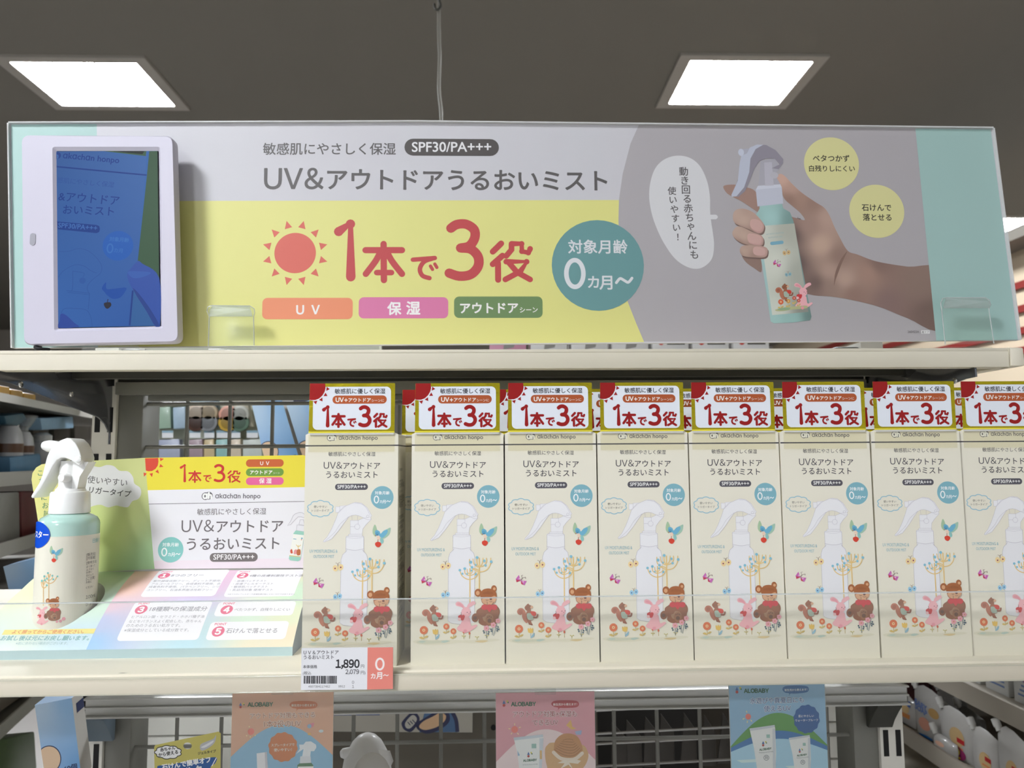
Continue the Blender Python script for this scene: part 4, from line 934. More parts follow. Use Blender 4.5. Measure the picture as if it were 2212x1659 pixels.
for y, cc, tx, x0, x1, bo in ((118, 'c9602c', 'Ｕ Ｖ', 1527, 1637, .03), (233, '6f9a3a', 'アウトドア', 1398, 1678, .03), (345, 'e5659a', '保 湿', 1512, 1668, .02)):
    s.rect(1348, y-46, 1820, y+46, cc, 2, 46); s.text(tx, (x0, y+24), (x1, y+23), 'f6f0ea', 3, bold=bo)
s.text('シーン', (1690, 254), (1772, 253), 'f6f0ea', 3)
brand(s, 788, 1528, 560, '6b666c', 'ebe9ed', 2)
s.stroke([(122, 634), (2100, 600)], 6, '6b666c', 2, cap=False)
s.text('敏感肌にやさしく保湿', (732, 765), (1600, 756), G3, 2)
s.text('~UV&', (535, 985), (945, 978), G3, 2, res=4); s.text('アウトドア', (975, 982), (1812, 974), G3, 2, bold=.01, res=4); s.text('うるおいミスト', (603, 1203), (1765, 1190), G3, 2, bold=.01, res=4)
s.rect(893, 1250, 1493, 1354, '77706f', 2, 52); s.text('SPF30/PA+++', (937, 1332), (1450, 1328), 'f4f2f2', 3, bold=.012)
badge(s, 400, 1208, 160, '86c6c0', 'f4f6f4', 2)
# small printed bottle at the right
def tg(p): return (1870+(p[0]-448)*.36*.985, 738+(p[1]-1038)*.305)
for P in ([tg(p) for p in [(838, 1050), (880, 1038), (960, 1048), (1040, 1110), (1095, 1210), (1090, 1275), (930, 1222), (830, 1218), (730, 1320), (560, 1540), (448, 1580), (560, 1400), (650, 1170), (720, 1100)]], [(2030, 830), (2070, 830), (2082, 900), (2012, 890)], [(1990, 895), (2090, 905), (2082, 980), (1982, 965)]):
    s.poly(P, 'e8e6ea', 3); s.stroke(P, 5, 'b5b0b8', 4, smooth=False, closed=True)
s.poly([(1972, 965), (2075, 980), (2085, 1020), (2030, 1335), (2000, 1352), (1900, 1340), (1886, 1320), (1945, 1000)], '9ccfbe', 4); s.poly([(1942, 1010), (2082, 1025), (2033, 1300), (1892, 1285)], 'f0efe8', 5)
s.poly([(1905, 1215), (1925, 1200), (1935, 1250), (1910, 1250)], 'd0583c', 6, True); s.poly([(1955, 1215), (1985, 1205), (1990, 1255), (1950, 1262)], 'e59a9a', 6, True); s.poly([(1990, 1210), (2030, 1205), (2030, 1270), (1988, 1272)], 'c06a3c', 6, True); s.poly([(1895, 1275), (2030, 1290), (2028, 1300), (1892, 1288)], 'd8c98e', 6)
s.stroke([(2005, 1200), (2005, 1150)], 7, 'e0bf70', 6); s.stroke([(1980, 1145), (2005, 1170), (2035, 1148)], 7, 'e0bf70', 6); s.stroke([(1945, 1070), (1978, 1074)], 8, '6fa6c4', 6); s.circle(2050, 1065, 10, '5fa0b8', 6); s.circle(2045, 1082, 6, 'd0583c', 6)
# cloud bubble and the column of green writing on the left half
s.crop(0, 780, .3074)
s.poly([(585, 850), (600, 770), (650, 740), (700, 745), (750, 730), (800, 738), (840, 770), (900, 775), (935, 815), (945, 860), (985, 890), (992, 935), (970, 970), (930, 985), (900, 1025), (850, 1022), (815, 1015), (760, 1028), (710, 1010), (665, 1015), (625, 1028), (640, 1000), (600, 985), (580, 920)], 'e2e1df', 1, True, n=4)
s.text('使いやすい', (612, 852), (892, 878), '4d4a48', 2); s.text('トリガータイプ', (580, 918), (918, 954), '3d3b39', 2, bold=.012)
s.crop(0, 0, 1); s.vtext('こちらにお試し', (87, 1022), (104, 1127), '2f7a63', 15, 2, .0)
m = MB(); pp = [PY(*q, YP+.0006) for q in ((100, 1241), (658, 1227), (664, 990), (655, 983), (313, 989), (108, 1000), (90, 1003), (78, 1010), (70, 1022), (68, 1036))]
m.prism(pp, (0, .0012, 0), mat('card_back', 'd8d6cf', .6))
m.box(PY(120, 1230, YP).x, XR, YP+.0008, YP+.0018, ZL, -.0895, mat('card_back'))
s.build('back_panel', T_, mb=m)

# ------------------------------------------------------------------ tester bottle
class CylSheet(Sheet):
    """label round an upright cylinder: u = arc length from the side facing -y, v = height"""
    def __init__(s, cx, cy, r, **k):
        super().__init__((0, 0, 0), **k); s.c = (cx, cy); s.r = r
    def inv(s, px, py):
        d = ray(px, py); A = d.x*d.x+d.y*d.y; B = d.x*s.c[0]+d.y*s.c[1]; C = s.c[0]**2+s.c[1]**2-s.r**2
        D = B*B-A*C; t = (B-math.sqrt(max(D, 0)))/A; q = d*t
        return Vector((math.atan2(q.x-s.c[0], -(q.y-s.c[1]))*s.r, q.z))
    def map(s, u, v, l):
        a = u/s.r; return Vector((s.c[0]+(s.r+l)*math.sin(a), s.c[1]-(s.r+l)*math.cos(a), v))
tb = thing('tester_bottle', (BX, BY_, ZL), 'mint green tester spray bottle with a white trigger standing in the display', 'spray bottle')
z = lambda py: PY(146, py, .605).z
m = MB(); m.lathe((BX, BY_, ZL), [(.0185, 0), (.0207, .002), (BR, .005), (BR, z(1132)-ZL), (BR-.0004, z(1126)-ZL), (BR-.002, z(1118)-ZL), (BR-.0055, z(1112)-ZL), (.0132, z(1109)-ZL), (.0122, z(1106)-ZL), (.0122, z(1098)-ZL)], TEAL, 48)
m.build('bottle_body', tb, smooth=True, angle=50)
s = CylSheet(BX, BY_, BR+.00015, gain=1.0, ink=inkmat('label_print', .35))
s.cu = [-.066+.0015*i for i in range(89)]
s.crop(40, 1080, .193); zt = s.pt((600, 405)).y
s.fill([(-.060, ZL+.004), (.058, ZL+.004), (.058, zt), (-.060, zt)], 'e9e5d6', 0)
bird(s, 350, 590, .6, 2)
O_ = 'dfb97e'
for pts in ([(340, 830), (340, 1180)], [(280, 900), (278, 1180)]): s.stroke(pts, 9, O_, 2, smooth=False)
for pts in ([(285, 860), (300, 900), (340, 935), (395, 915), (435, 850)], [(310, 850), (318, 880), (340, 900), (375, 880), (385, 840)], [(325, 820), (340, 870), (360, 830)], [(255, 920), (262, 960), (280, 985), (305, 975), (322, 950)], [(265, 910), (280, 950), (300, 915)]): s.stroke(pts, 8, O_, 2)
for x, y in ((330, 818), (290, 855), (380, 848), (436, 855), (320, 880), (390, 888), (263, 905), (296, 898), (318, 955)): s.circle(x, y, 11, '79bdb8', 3, n=10)
bear(s, 390, 1150, .52, 3); rabbit(s, 262, 1260, .5, 2)
for x, y, r in ((505, 1330, 22), (470, 1355, 18), (430, 1362, 14)): s.circle(x, y, r, 'e29aa6', 2, n=12)
for i, (tx, y) in enumerate((('[販売名]', 610), ('[内容量]', 650), ('[使用方法]', 700), ('よく振って', 740), ('ムラなく', 775), ('お使い', 805), ('石けんで', 840), ('[ご注意]', 880), ('お肌に', 915), ('ください', 975), ('~100ml', 1090), ('ひ ふ 用', 1170))):
    a = s.pt((762-i*1.0, y+18)); s.text(tx, a, a+Vector((.00175*len(tx), 0)), '59544f', 2, uvs=True)
s.text('日焼け', s.pt((828, 478)), s.pt((828, 478))+Vector((.010, 0)), '7fb7bc', 2, uvs=True)
s.build('label', tb)
a = s.pt((355, 395)); q = CylSheet(BX, BY_, BR+.0004, gain=1.0, ink=inkmat('sticker_print', .25)); q.cu = s.cu; q.base = 2
cx = a.x-.0128; q.fill([(cx+.0128*math.cos(i*.157), a.y+.0098*math.sin(i*.157)) for i in range(40)], '0f4fd0', 0); q.text('テスター', Vector((cx-.010, a.y-.0018)), Vector((cx+.0115, a.y-.0018)), 'f4f6fb', 1, bold=.03, uvs=True)
q.build('round_sticker', tb, label='round blue sticker')
m = MB(); m.lathe((BX, BY_, 0), [(.0125, z(1109)), (.0143, z(1108)), (.0141, z(1100)), (.0138, z(1066)), (.0130, z(1062)), (.0108, z(1061)), (.0104, z(1057)), (.0100, z(1055))], PLAST, 40); m.build('collar', tb, smooth=True, angle=40)
m = MB(); m.lathe((BX-.0015, BY_, 0), [(.0085, z(1056)), (.0072, z(1050)), (.0070, z(1010)), (.0062, z(1004)), (.0062, z(996))], PLAST, 28)
m.prism([(BX+dx, BY_-.006, z(y)) for dx, y in ((.004, 1056), (.008, 1056), (.0095, 1030), (.0135, 1010), (.0155, 998), (.004, 998))], (0, .012, 0), PLAST)
m.build('pump_stem', tb, smooth=True, angle=35)
m = MB(); c = PY(40+.1085*905, 930+.1085*940, .598); m.lathe((c.x, .598, c.z), [(.0034, -.004), (.0034, .002), (.0028, .0028)], PLAST, 20, ax=(-.3, -1, 0)); m.build('lock_button', tb, smooth=True)
OUT = [(245, 1322), (262, 1280), (320, 1185), (400, 1060), (470, 890), (520, 690), (565, 520), (620, 400), (700, 295), (830, 195), (960, 145), (1040, 165), (1130, 250), (1210, 390), (1252, 540), (1245, 640), (1225, 690), (1180, 685), (1100, 630), (1010, 575), (930, 548), (840, 545), (765, 590), (690, 700), (610, 860), (530, 1010), (440, 1160), (360, 1270), (305, 1340), (268, 1352)]
m = MB(); m.prism([PY(40+.1085*x, 930+.1085*y, .597) for x, y in OUT], (0, .020, 0), PLAST); m.build('trigger', tb, bevel=.0022, seg=4, angle=50)
m = MB(); c = PY(40+.1085*650, 930+.1085*330, .607); m.lathe((c.x+.004, .607, c.z), [(.0048, -.010), (.0046, .006), (.0034, .0095), (.0026, .0105)], PLAST, 24, ax=(-1, 0, .15)); m.build('nozzle', tb, smooth=True)
m = MB(); c = PY(40+.1085*1190, 930+.1085*575, .597); m.lathe((c.x, .597, c.z), [(.0026, -.001), (.0024, .0007), (.0012, .0012)], PLAST, 16, ax=(0, -1, 0)); m.build('pivot_pin', tb, smooth=True)

# ------------------------------------------------------------------ price tag
YT = YL-.006
t = thing('price_tag', (PY(750, 1489, YT).x, YT, ZL-.012), 'white and salmon price tag with a barcode on the lower shelf edge', 'price tag')
s = Sheet((0, YT, 0), gain=1.0, ink=inkmat('tag_print', .4)); s.crop(640, 1390, .10398)
s.poly([(110, 98), (1482, 84), (1472, 958), (96, 968)], 'e6e6ea', 0); s.poly([(1482, 84), (2010, 78), (2008, 945), (1472, 958)], 'e6877a', 0)
K = '1b1a22'
s.text('ＵＶ＆アウトドア', (152, 224), (878, 220), K, 1, bold=.012); s.text('うるおいミスト', (152, 322), (778, 318), K, 1, bold=.012); s.text('本体価格', (140, 512), (432, 510), K, 1, bold=.008)
s.text('~1,890', (822, 502), (1308, 500), K, 1, bold=.035, h=185); s.text('円', (1342, 505), (1410, 504), K, 1); s.text('(税込', (138, 645), (308, 643), K, 1); s.text('~2,079', (1022, 634), (1302, 632), K, 1, h=105, bold=.012); s.text('円)', (1340, 636), (1435, 634), K, 1)
random.seed(3); x = 156
while x < 850:
    b = random.choice((6, 10, 14, 20)); s.rect(x, 672, x+b, 834, K, 1); x += b+random.choice((6, 8, 12, 20))
s.text('~4957394117462', (250, 916), (700, 914), '4a4a50', 1); s.text('~9912', (874, 913), (1010, 912), '4a4a50', 1); s.mark('~0', s.pt((1180, 806)), .0019, '4a4a50', 1); s.mark('~1', s.pt((1180, 892)), .0019, '4a4a50', 1)
WH = 'f6ecea'
s.circle(1737, 427, 98, WH, 1, ry=130); s.circle(1737, 427, 58, 'e6877a', 2, ry=90)
s.text('カ', (1550, 724), (1642, 722), WH, 1, bold=.03); s.text('月', (1662, 724), (1782, 722), WH, 1, bold=.03); s.stroke([(1810, 672), (1838, 650), (1866, 662), (1890, 670), (1912, 650)], 16, WH, 1)
s.build('print', t)
m = MB(); m.prism([PY(640+.10398*x, 1390+.10398*y, YT+.0004) for x, y in ((108, 96), (2012, 76), (2010, 948), (94, 970))], (0, .0006, 0), mat('tag_back', 'd6d6d6', .5)); m.build('tag_holder', t)

# ------------------------------------------------------------------ cards hanging under the lower shelf
def pop_card(px, art, label, ytop):
    t = thing('promo_card', (PY((px[0]+px[1])/2, ytop, .6).x, .6, -.285), label, 'promotional card', 'brand cards under the lower shelf')
    s = Sheet((0, .6, 0), gain=1.15, ink=inkmat('card_print', .35))
    a, b = PY(px[0], ytop, .6), PY(px[1], ytop, .6); zb = -.285
    art(s, a.x, b.x, a.z, zb)
    m = MB(); m.box(a.x, b.x, .6004, .6016, zb, a.z, mat('card_back', 'd8d6cf', .6)); s.build('print', t, mb=m)
    m = MB(); m.prism([(a.x-.0005, .5990, zb), (b.x+.0005, .5990, zb), (b.x+.0005, .5990, a.z+.001), (a.x-.0005, .5990, a.z+.001)], (0, .0004, 0), clearmat('sleeve', 'fcfdfc', .05, .02, .1)); m.build('clear_sleeve', t)
    m = MB(); m.box((a.x+b.x)/2-.008, (a.x+b.x)/2+.008, .5975, .6, a.z-.001, ZL-.013, CLEAR); m.build('hanging_clip', t)
def alogo(s, x, y, k, txt, L=4):
    """small mark of coloured drops and a block, and the word beside it"""
    s.poly([(x+6*k, y-26*k), (x+16*k, y-2*k), (x-4*k, y-2*k)], '3e68a8', L); s.circle(x+6*k, y+8*k, 9*k, 'b5403a', L, n=16)
    s.poly([(x+20*k, y-24*k), (x+34*k, y-24*k), (x+26*k, y-6*k)], 'd9c94a', L); s.rect(x+28*k, y-14*k, x+37*k, y-6*k, '1f6a4a', L)
    if txt: s.text('~ALOBABY', (x+52*k, y+13*k), (x+208*k, y+11*k), '1f5a3c', L, bold=.05)
def tubebody(s, pts, cap, L=5):
    s.poly(pts, 'dfe2e4', L); s.poly(cap, 'c9ccd2', L+1)
def art1(s, x0, x1, z1, z0):
    s.fill([(x0, z0), (x1, z0), (x1, z1), (x0, z1)], 'd6a68a', 0); w_ = x1-x0
    n = 40; s.fill([(x0, z0), (x1, z0)]+[(x1-w_*i/n, z1-.046+.0225*math.sin(math.pi*i/n)) for i in range(n+1)], '86b4d2', 1)
    s.crop(450, 1450, .3165)
    alogo(s, 215, 237, .9, False); s.text('~ALOBABY', (270, 240), (440, 238), '1f5a3c', 4, bold=.05)
    s.poly([(555, 230), (575, 208), (650, 202), (725, 208), (745, 230), (725, 252), (650, 258), (615, 258), (600, 272), (602, 256), (575, 250)], 'c46c3c', 2, True); s.text('新生児から使えます！', (568, 240), (732, 238), 'f2e2d2', 3, bold=.02)
    for tx, a, b in (('アウトドア対策もできる', (284, 322), (728, 312)), ('1本2役のUV', (380, 380), (632, 375))):
        s.text(tx, a, b, 'f5ece2', 2, bold=.06); s.text(tx, a, b, 'a8684a', 4, bold=.012)
    s.circle(292, 412, 22, 'e2786c', 2); 
    for dx, dy in ((-30, 28), (-5, 36), (28, 26), (-12, -34)): s.circle(292+dx, 412+dy, 5, 'e8d9a8', 2, n=8)
    s.poly([(668, 370), (690, 358), (724, 350), (715, 380), (690, 385)], 'd98a98', 2); s.circle(690, 375, 14, '8fb0c8', 3); s.circle(770, 408, 16, 'c9d4d8', 2, ry=10); s.circle(690, 428, 12, 'e0b46a', 2, ry=8)
    pts = []
    for i in range(72): a = 2*math.pi*i/72; k = 1+.035*math.sin(12*a); pts.append((510+98*k*math.cos(a), 517+100*k*math.sin(a)))
    s.poly(pts, 'c8763c', 3); s.text('スプレータイプで', (430, 512), (588, 508), 'f4e8dc', 4, bold=.012); s.text('使いやすい！', (448, 546), (570, 543), 'f4e8dc', 4, bold=.012)
    s.poly([(330, 560), (400, 550), (410, 700), (335, 700)], 'e4e2e6', 4); s.poly([(385, 552), (400, 550), (410, 700), (392, 700)], 'c2c0c8', 5)
    s.poly([(620, 500), (650, 500), (665, 480), (700, 478), (735, 500), (738, 520), (722, 545), (700, 545), (695, 585), (640, 585), (650, 530), (598, 565), (625, 530)], 'e2e4ea', 4); s.poly([(628, 580), (698, 578), (702, 625), (625, 628)], 'd6d8de', 5); s.poly([(608, 640), (625, 626), (702, 623), (716, 640), (720, 760), (608, 760)], '4f7a55', 4); s.rect(612, 650, 716, 760, 'e6e8e4', 5)
def art2(s, x0, x1, z1, z0):
    s.fill([(x0, z0), (x1, z0), (x1, z1), (x0, z1)], 'd79aa4', 0); w_ = x1-x0
    n = 40; s.fill([(x0, z0), (x1, z0)]+[(x1-w_*i/n, z1-.050+.023*math.sin(math.pi*i/n)) for i in range(n+1)], 'ecd3d4', 1)
    s.crop(1050, 1370, .339); alogo(s, 108, 445, 1, True)
    s.poly([(415, 445), (435, 425), (505, 420), (575, 425), (592, 445), (575, 465), (505, 470), (470, 470), (458, 484), (458, 468), (435, 463)], 'b04048', 2, True); s.text('新生児から使えます！', (428, 454), (580, 452), 'f2dcdc', 3, bold=.02)
    for tx, a, b in (('アウトドア対策+保湿も', (172, 525), (578, 521)), ('できるUV', (296, 578), (458, 576))):
        s.text(tx, a, b, 'f7ecec', 2, bold=.06); s.text(tx, a, b, 'a5424a', 4, bold=.012)
    s.circle(182, 607, 21, 'e57f74', 2)
    for dx, dy in ((-34, -5), (0, -34), (34, -14), (22, 28), (-20, 26)): s.stroke([(182+dx*.85, 607+dy*.85), (182+dx*1.1, 607+dy*1.1)], 6, 'ecd0a0', 2)
    s.poly([(510, 580), (540, 545), (550, 590), (575, 600), (545, 608)], 'e0b46a', 2); s.poly([(565, 620), (610, 612), (605, 640), (575, 640)], '9fb0cf', 2)
    s.poly([(175, 660), (362, 640), (366, 665), (356, 780), (350, 900), (215, 900), (200, 760)], 'e8ebee', 3); s.poly([(175, 658), (362, 638), (364, 655), (180, 676)], 'c4ccd6', 4); s.poly([(340, 662), (366, 662), (352, 900), (338, 900)], 'cdd3dc', 4)
    s.rect(290, 698, 320, 726, '9cc0b8', 5); s.poly([(200, 740), (216, 772), (202, 775)], '9cb8d2', 5); s.rect(342, 740, 356, 795, 'd8b070', 5)
    alogo(s, 265, 770, .85, False, 5); s.text('~ALOBABY', (237, 812), (323, 806), '1f5a3c', 5, bold=.05); s.text('UV & Out Door UV Milk', (233, 835), (330, 830), '7a8088', 5)
    # straw hat
    s.poly([(375, 740), (392, 705), (430, 690), (600, 700), (645, 740), (650, 790), (620, 850), (560, 890), (420, 890), (385, 830)], 'd2a878', 3, True)
    s.poly([(432, 740), (440, 680), (480, 640), (530, 632), (580, 650), (608, 700), (612, 750), (560, 790), (480, 790), (440, 765)], 'c08a58', 4, True)
    for i in range(7): s.stroke([(436+i*9, 735-i*10), (500+i*3, 770-i*17), (560-i*2, 772-i*17), (606-i*9, 735-i*10)], 4, 'a06e42', 5)
    s.stroke([(430, 752), (480, 792), (560, 796), (612, 758)], 22, 'e6d6c4', 6); s.poly([(455, 820), (500, 800), (520, 808), (560, 796), (605, 805), (585, 825), (530, 818), (560, 870), (525, 830), (470, 860), (500, 822)], 'ecdccb', 7)
def art3(s, x0, x1, z1, z0):
    s.fill([(x0, z0), (x1, z0), (x1, z1), (x0, z1)], '8fb4d2', 0); w_ = x1-x0
    n = 40; s.fill([(x0, z0), (x1, z0)]+[(x1-w_*i/n, z1-.046+.024*math.sin(math.pi*i/n)) for i in range(n+1)], '5f9a50', 1)
    s.fill([(x0, z0), (x1, z0)]+[(x1-w_*i/n, z1-.047+.012*math.sin(math.pi*i/n)) for i in range(n+1)], '3f78b4', 2)
    s.fill([(x0, z0), (x1, z0)]+[(x1-w_*i/n, z1-.050+.009*math.sin(math.pi*i/n)) for i in range(n+1)], 'a9d0e6', 3)
    for i in range(10): s.fill([(x0+.004+(i*37 % 50)*.001, z1-.056-.005*i), (x0+.02+(i*37 % 50)*.001, z1-.0555-.005*i), (x0+.023+(i*37 % 50)*.001, z1-.0575-.005*i), (x0+.008+(i*37 % 50)*.001, z1-.058-.005*i)], 'd2e6f0', 4)
    s.crop(1050, 1370, .339); alogo(s, 1592, 360, 1, True, 5)
    s.poly([(1888, 352), (1905, 332), (1970, 326), (2040, 330), (2056, 350), (2040, 370), (1970, 378), (1940, 378), (1930, 392), (1930, 376), (1905, 372)], '3f6ea4', 4, True); s.text('新生児から使えます！', (1902, 362), (2046, 358), 'e4ecf4', 5, bold=.02)
    for tx, a, b in (('水遊びや真夏日にも', (1682, 440), (2024, 432)), ('使えるUV', (1770, 490), (1942, 486))):
        s.text(tx, a, b, 'f0f4f8', 4, bold=.06); s.text(tx, a, b, '44679a', 6, bold=.012)
    s.circle(1670, 525, 18, 'e57f74', 4)
    for dx, dy in ((-30, 14), (-10, -32), (20, 26), (-6, 34)): s.stroke([(1670+dx*.85, 525+dy*.85), (1670+dx*1.1, 525+dy*1.1)], 6, 'ecdca0', 4)
    pts = []
    for i in range(72): a = 2*math.pi*i/72; k = 1+.035*math.sin(12*a); pts.append((2042+82*k*math.cos(a), 540+90*k*math.sin(a)))
    s.poly(pts, '2f5f9c', 5); s.text('肌にやさしい', (1990, 528), (2088, 526), 'eef3f8', 6, bold=.012); s.text('ウォータープルーフ', (1970, 556), (2114, 552), 'eef3f8', 6, bold=.012)
    for d, k, w2 in ((0, 1, 0), (250, .83, 60)):
        f = lambda a: [(1678+d+(x-1678)*k, 600+w2+(y-600)*k) for x, y in a]
        s.poly(f([(1678, 602), (1838, 578), (1842, 604), (1848, 760), (1840, 920), (1735, 920), (1705, 720)]), 'e8eaec', 6); s.poly(f([(1678, 600), (1838, 577), (1840, 592), (1682, 616)]), 'c9ced6', 7); s.poly(f([(1824, 600), (1842, 600), (1846, 920), (1828, 920)]), 'cfd3da', 7)
        q = f([(1785, 638), (1808, 660), (1775, 700), (1742, 742), (1818, 732), (1738, 758), (1830, 750)])
        s.rect(*q[0], *q[1], '9cc0b8', 8); alogo(s, q[2][0]-15, q[2][1], .8*k, False, 8); s.text('~ALOBABY', q[3], q[4], '1f5a3c', 8, bold=.05); s.text('Waterproof UV Milk', q[5], q[6], '7a8088', 8)
        c = f([(1785, 786)])[0]; s.stroke([(c[0]+16*k*math.cos(i*.42), c[1]+16*k*math.sin(i*.42)) for i in range(15)], 3, '7a8088', 8, closed=True); s.text('35', (c[0]-9*k, c[1]+6*k), (c[0]+9*k, c[1]+6*k), '6a7078', 8, bold=.02)
pop_card((502, 720.6), art1, 'peach card with a blue arch and orange scalloped badge under the lower shelf', 1497)
pop_card((1071, 1284), art2, 'pink card with a straw hat and white tube under the lower shelf', 1497)
pop_card((1574, 1781), art3, 'blue card with a green hill and two white tubes under the lower shelf', 1477)

# ------------------------------------------------------------------ things hanging on the lower grid
t = thing('gel_pack', (PY(405, 1600, .68).x, .68, -.33), 'yellow green hang pack with a round hole, tilted below the shelf', 'hang pack')
s = Sheet((0, .68, 0), gain=1.3, ink=inkmat('pack_print', .35)); s.crop(0, 1150, .3074)
o_ = [s.pt(p) for p in ((1083, 1512), (1090, 1495), (1535, 1400), (1552, 1412), (1548, 1840), (1090, 1860))]
h_ = [s.pt((1318+30*math.cos(i*.314), 1500+24*math.sin(i*.314))) for i in range(20)]
tri = tessellate_polygon([[v.to_3d() for v in o_], [v.to_3d() for v in h_]]); allv = o_+h_
s.raw(allv, [ccw(q) for q in tri], s.col('b5ac5c'), 0)
cloud(s, 1182, 1545, 92, 46, 'e8e6dc', 2, 9); cloud(s, 1182, 1545, 92, 46, '3c3c34', 3, 9, line=6)
s.text('赤ちゃん', (1128, 1540), (1232, 1522), '2c2c28', 4, bold=.03); s.text('から使える', (1115, 1576), (1252, 1552), '2c2c28', 4, bold=.03)
s.poly([(1405, 1512), (1412, 1488), (1450, 1470), (1500, 1450), (1518, 1424), (1512, 1470), (1480, 1505), (1430, 1532), (1410, 1528)], 'a8a9ab', 2, True); s.poly([(1412, 1510), (1450, 1488), (1500, 1462), (1490, 1482), (1440, 1512)], 'c9cacd', 3, True)
s.text('ジェルタイプ', (1392, 1562), (1518, 1544), '33332c', 3, bold=.03)
s.poly([(1105, 1668), (1112, 1640), (1180, 1635), (1300, 1612), (1420, 1590), (1500, 1580), (1525, 1588), (1510, 1625), (1480, 1650), (1470, 1760), (1100, 1790)], '24508c', 2, True)
s.text('石けんで簡単オフ', (1140, 1668), (1480, 1612), 'eef2f6', 3, bold=.04); s.stroke([(1490, 1640), (1520, 1585)], 6, 'eef2f6', 3); s.text('UVミルク', (1150, 1730), (1420, 1690), 'eef2f6', 3, bold=.04)
m = MB(); m.prism([s.map(v.x, v.y, -.0006) for v in o_[4:]+o_[:2]]+[s.map(h_[5].x, o_[2].y-.008, -.0006)]+[], (0, .0006, 0), mat('pack_back', 'a9a468', .5)) if False else None
s.build('pack', t)
WRAP = clearmat('wrap_film', 'f4f4f2', .10, .62, .3)
for (px, py, Y, lab) in ((793, 1590, .76, 'white wrapped pump bottle top behind another one under the shelf'), (803, 1634, .70, 'lower white wrapped pump bottle top under the shelf')):
    c = PY(px, py, Y); t = thing('wrapped_bottle', (c.x, Y, c.z-.12), lab, 'wrapped bottle', 'white wrapped bottles under the shelf'); k = Y/.76
    m = MB(); m.lathe((c.x, Y, c.z), [(.022*k, -.12), (.0245*k, -.05), (.0235*k, -.032), (.0215*k, -.021), (.0185*k, -.0135), (.0135*k, -.0045), (.0085*k, .0002), (.004*k, .0022), (.001, .0026)], WRAP, 20); m.build('film', t, smooth=True, angle=70)
    m = MB(); m.tube([(c.x-.006*k, Y-.004, c.z-.012), (c.x-.014*k, Y-.005, c.z-.012), (c.x-.021*k, Y-.006, c.z-.0135), (c.x-.0235*k, Y-.006, c.z-.014)], [.0035*k, .0042*k, .0048*k, .0030*k], WRAP, 12); m.build('spout', t, smooth=True)
    m = MB(); m.add([(c.x+.012*k, Y-.012, c.z-.008), (c.x+.023*k, Y-.010, c.z-.010), (c.x+.026*k, Y-.008, c.z-.020), (c.x+.021*k, Y-.010, c.z-.030), (c.x+.014*k, Y-.014, c.z-.026), (c.x+.017*k, Y-.016, c.z-.018)], [(0, 1, 5), (1, 2, 5), (2, 3, 5), (3, 4, 5), (4, 0, 5)], WRAP); m.build('folded_film', t)
def blue_box(name, quad, Y, ext, label, grp=None, num=True, hand=None):
    P = [PY(*p, Y) for p in quad]; b = min(p.z for p in P); t = thing(name, (sum(p.x for p in P)/4, Y, b), label, 'box', grp)
    s = Sheet((0, Y, 0), gain=1.1, ink=inkmat('box_print', .4)); E = [Vector((p.x, p.z)) for p in P]
    s.fill(E, blend([(E[0].x, E[0].y, 'b8d0e8'), (E[1].x, E[1].y, '8fb9e2'), (E[2].x, E[2].y, '6ea2d6'), (E[3].x, E[3].y, '8fb4de')]), 0); s.cv = [b+.006*i for i in range(30)]; s.cu = [min(e.x for e in E)+.006*i for i in range(20)]
    u = lambda a, c: tuple(E[3]*(1-a)*(1-c)+E[2]*a*(1-c)+E[1]*a*c+E[0]*(1-a)*c)
    w_ = (E[1]-E[0]).length
    if num:
        # plain round patch in the pack's skin tone, and the count
        c = Vector(u(.16, .28)); n = 40; R0 = .34*w_
        arc = [(c.x+R0*math.cos(2*math.pi*i/n), c.y+R0*1.1*math.sin(2*math.pi*i/n)) for i in range(n)]; k = [max(p[0], u(0, .3)[0]+(p[1]-u(0, .3)[1])*(E[0].x-E[3].x)/(E[0].y-E[3].y)) for p in arc]
        s.fill([(k[i], arc[i][1]) for i in range(n)], '23315e', 1); s.fill([(max(c.x+(arc[i][0]-c.x)*.93, k[i] if k[i] > arc[i][0] else -9), c.y+(arc[i][1]-c.y)*.93) for i in range(n)], 'e2c4a4', 2)
        s.text('60個', Vector(u(.55, .10)), Vector(u(.92, .115)), '23315e', 3, bold=.02, uvs=True); s.fill([u(.45, 0), u(.97, 0), u(.97, .05), u(.45, .04)], 'e8eaf0', 3)
    D = [Vector(p)+Vector(ext) for p in P]; m = MB(); wh = mat('box_side', 'c9c6c0', .5); nv = mat('box_navy', '23305c', .45)
    m.add(P+D, [(1, 5, 6, 2)], wh); m.add(P+D, [(0, 4, 5, 1)], mat('box_blue', '86add8', .45)); m.add(P+D, [(0, 3, 7, 4), (4, 7, 6, 5), (3, 2, 6, 7)], wh)
    a, d_ = P[1]*.9+P[2]*.1, D[1]*.9+D[2]*.1; a2, d2 = P[1]*.66+P[2]*.34, D[1]*.66+D[2]*.34
    a2, d2 = P[1]*.78+P[2]*.22, D[1]*.78+D[2]*.22; o1 = Vector((.0003, -.0002, 0)); m.add([a.lerp(d_, .3)+o1, a.lerp(d_, .98)+o1, a2.lerp(d2, .98)+o1, a2.lerp(d2, .3)+o1], [(0, 1, 2, 3)], nv)
    s.build('carton', t, mb=m); return t
blue_box('wipes_box', ((75, 1523), (155, 1508), (176, 1680), (99, 1690)), .78, (-.001, .021, .002), 'light blue box marked 60, leaning at the bottom left below the shelf')
blue_box('wipes_box', ((544, 874), (607, 857), (652, 1010), (578, 1020)), .985, (.006, .035, .0), 'light blue box leaning behind the wire grid, left of a twin', 'blue boxes behind the grid')
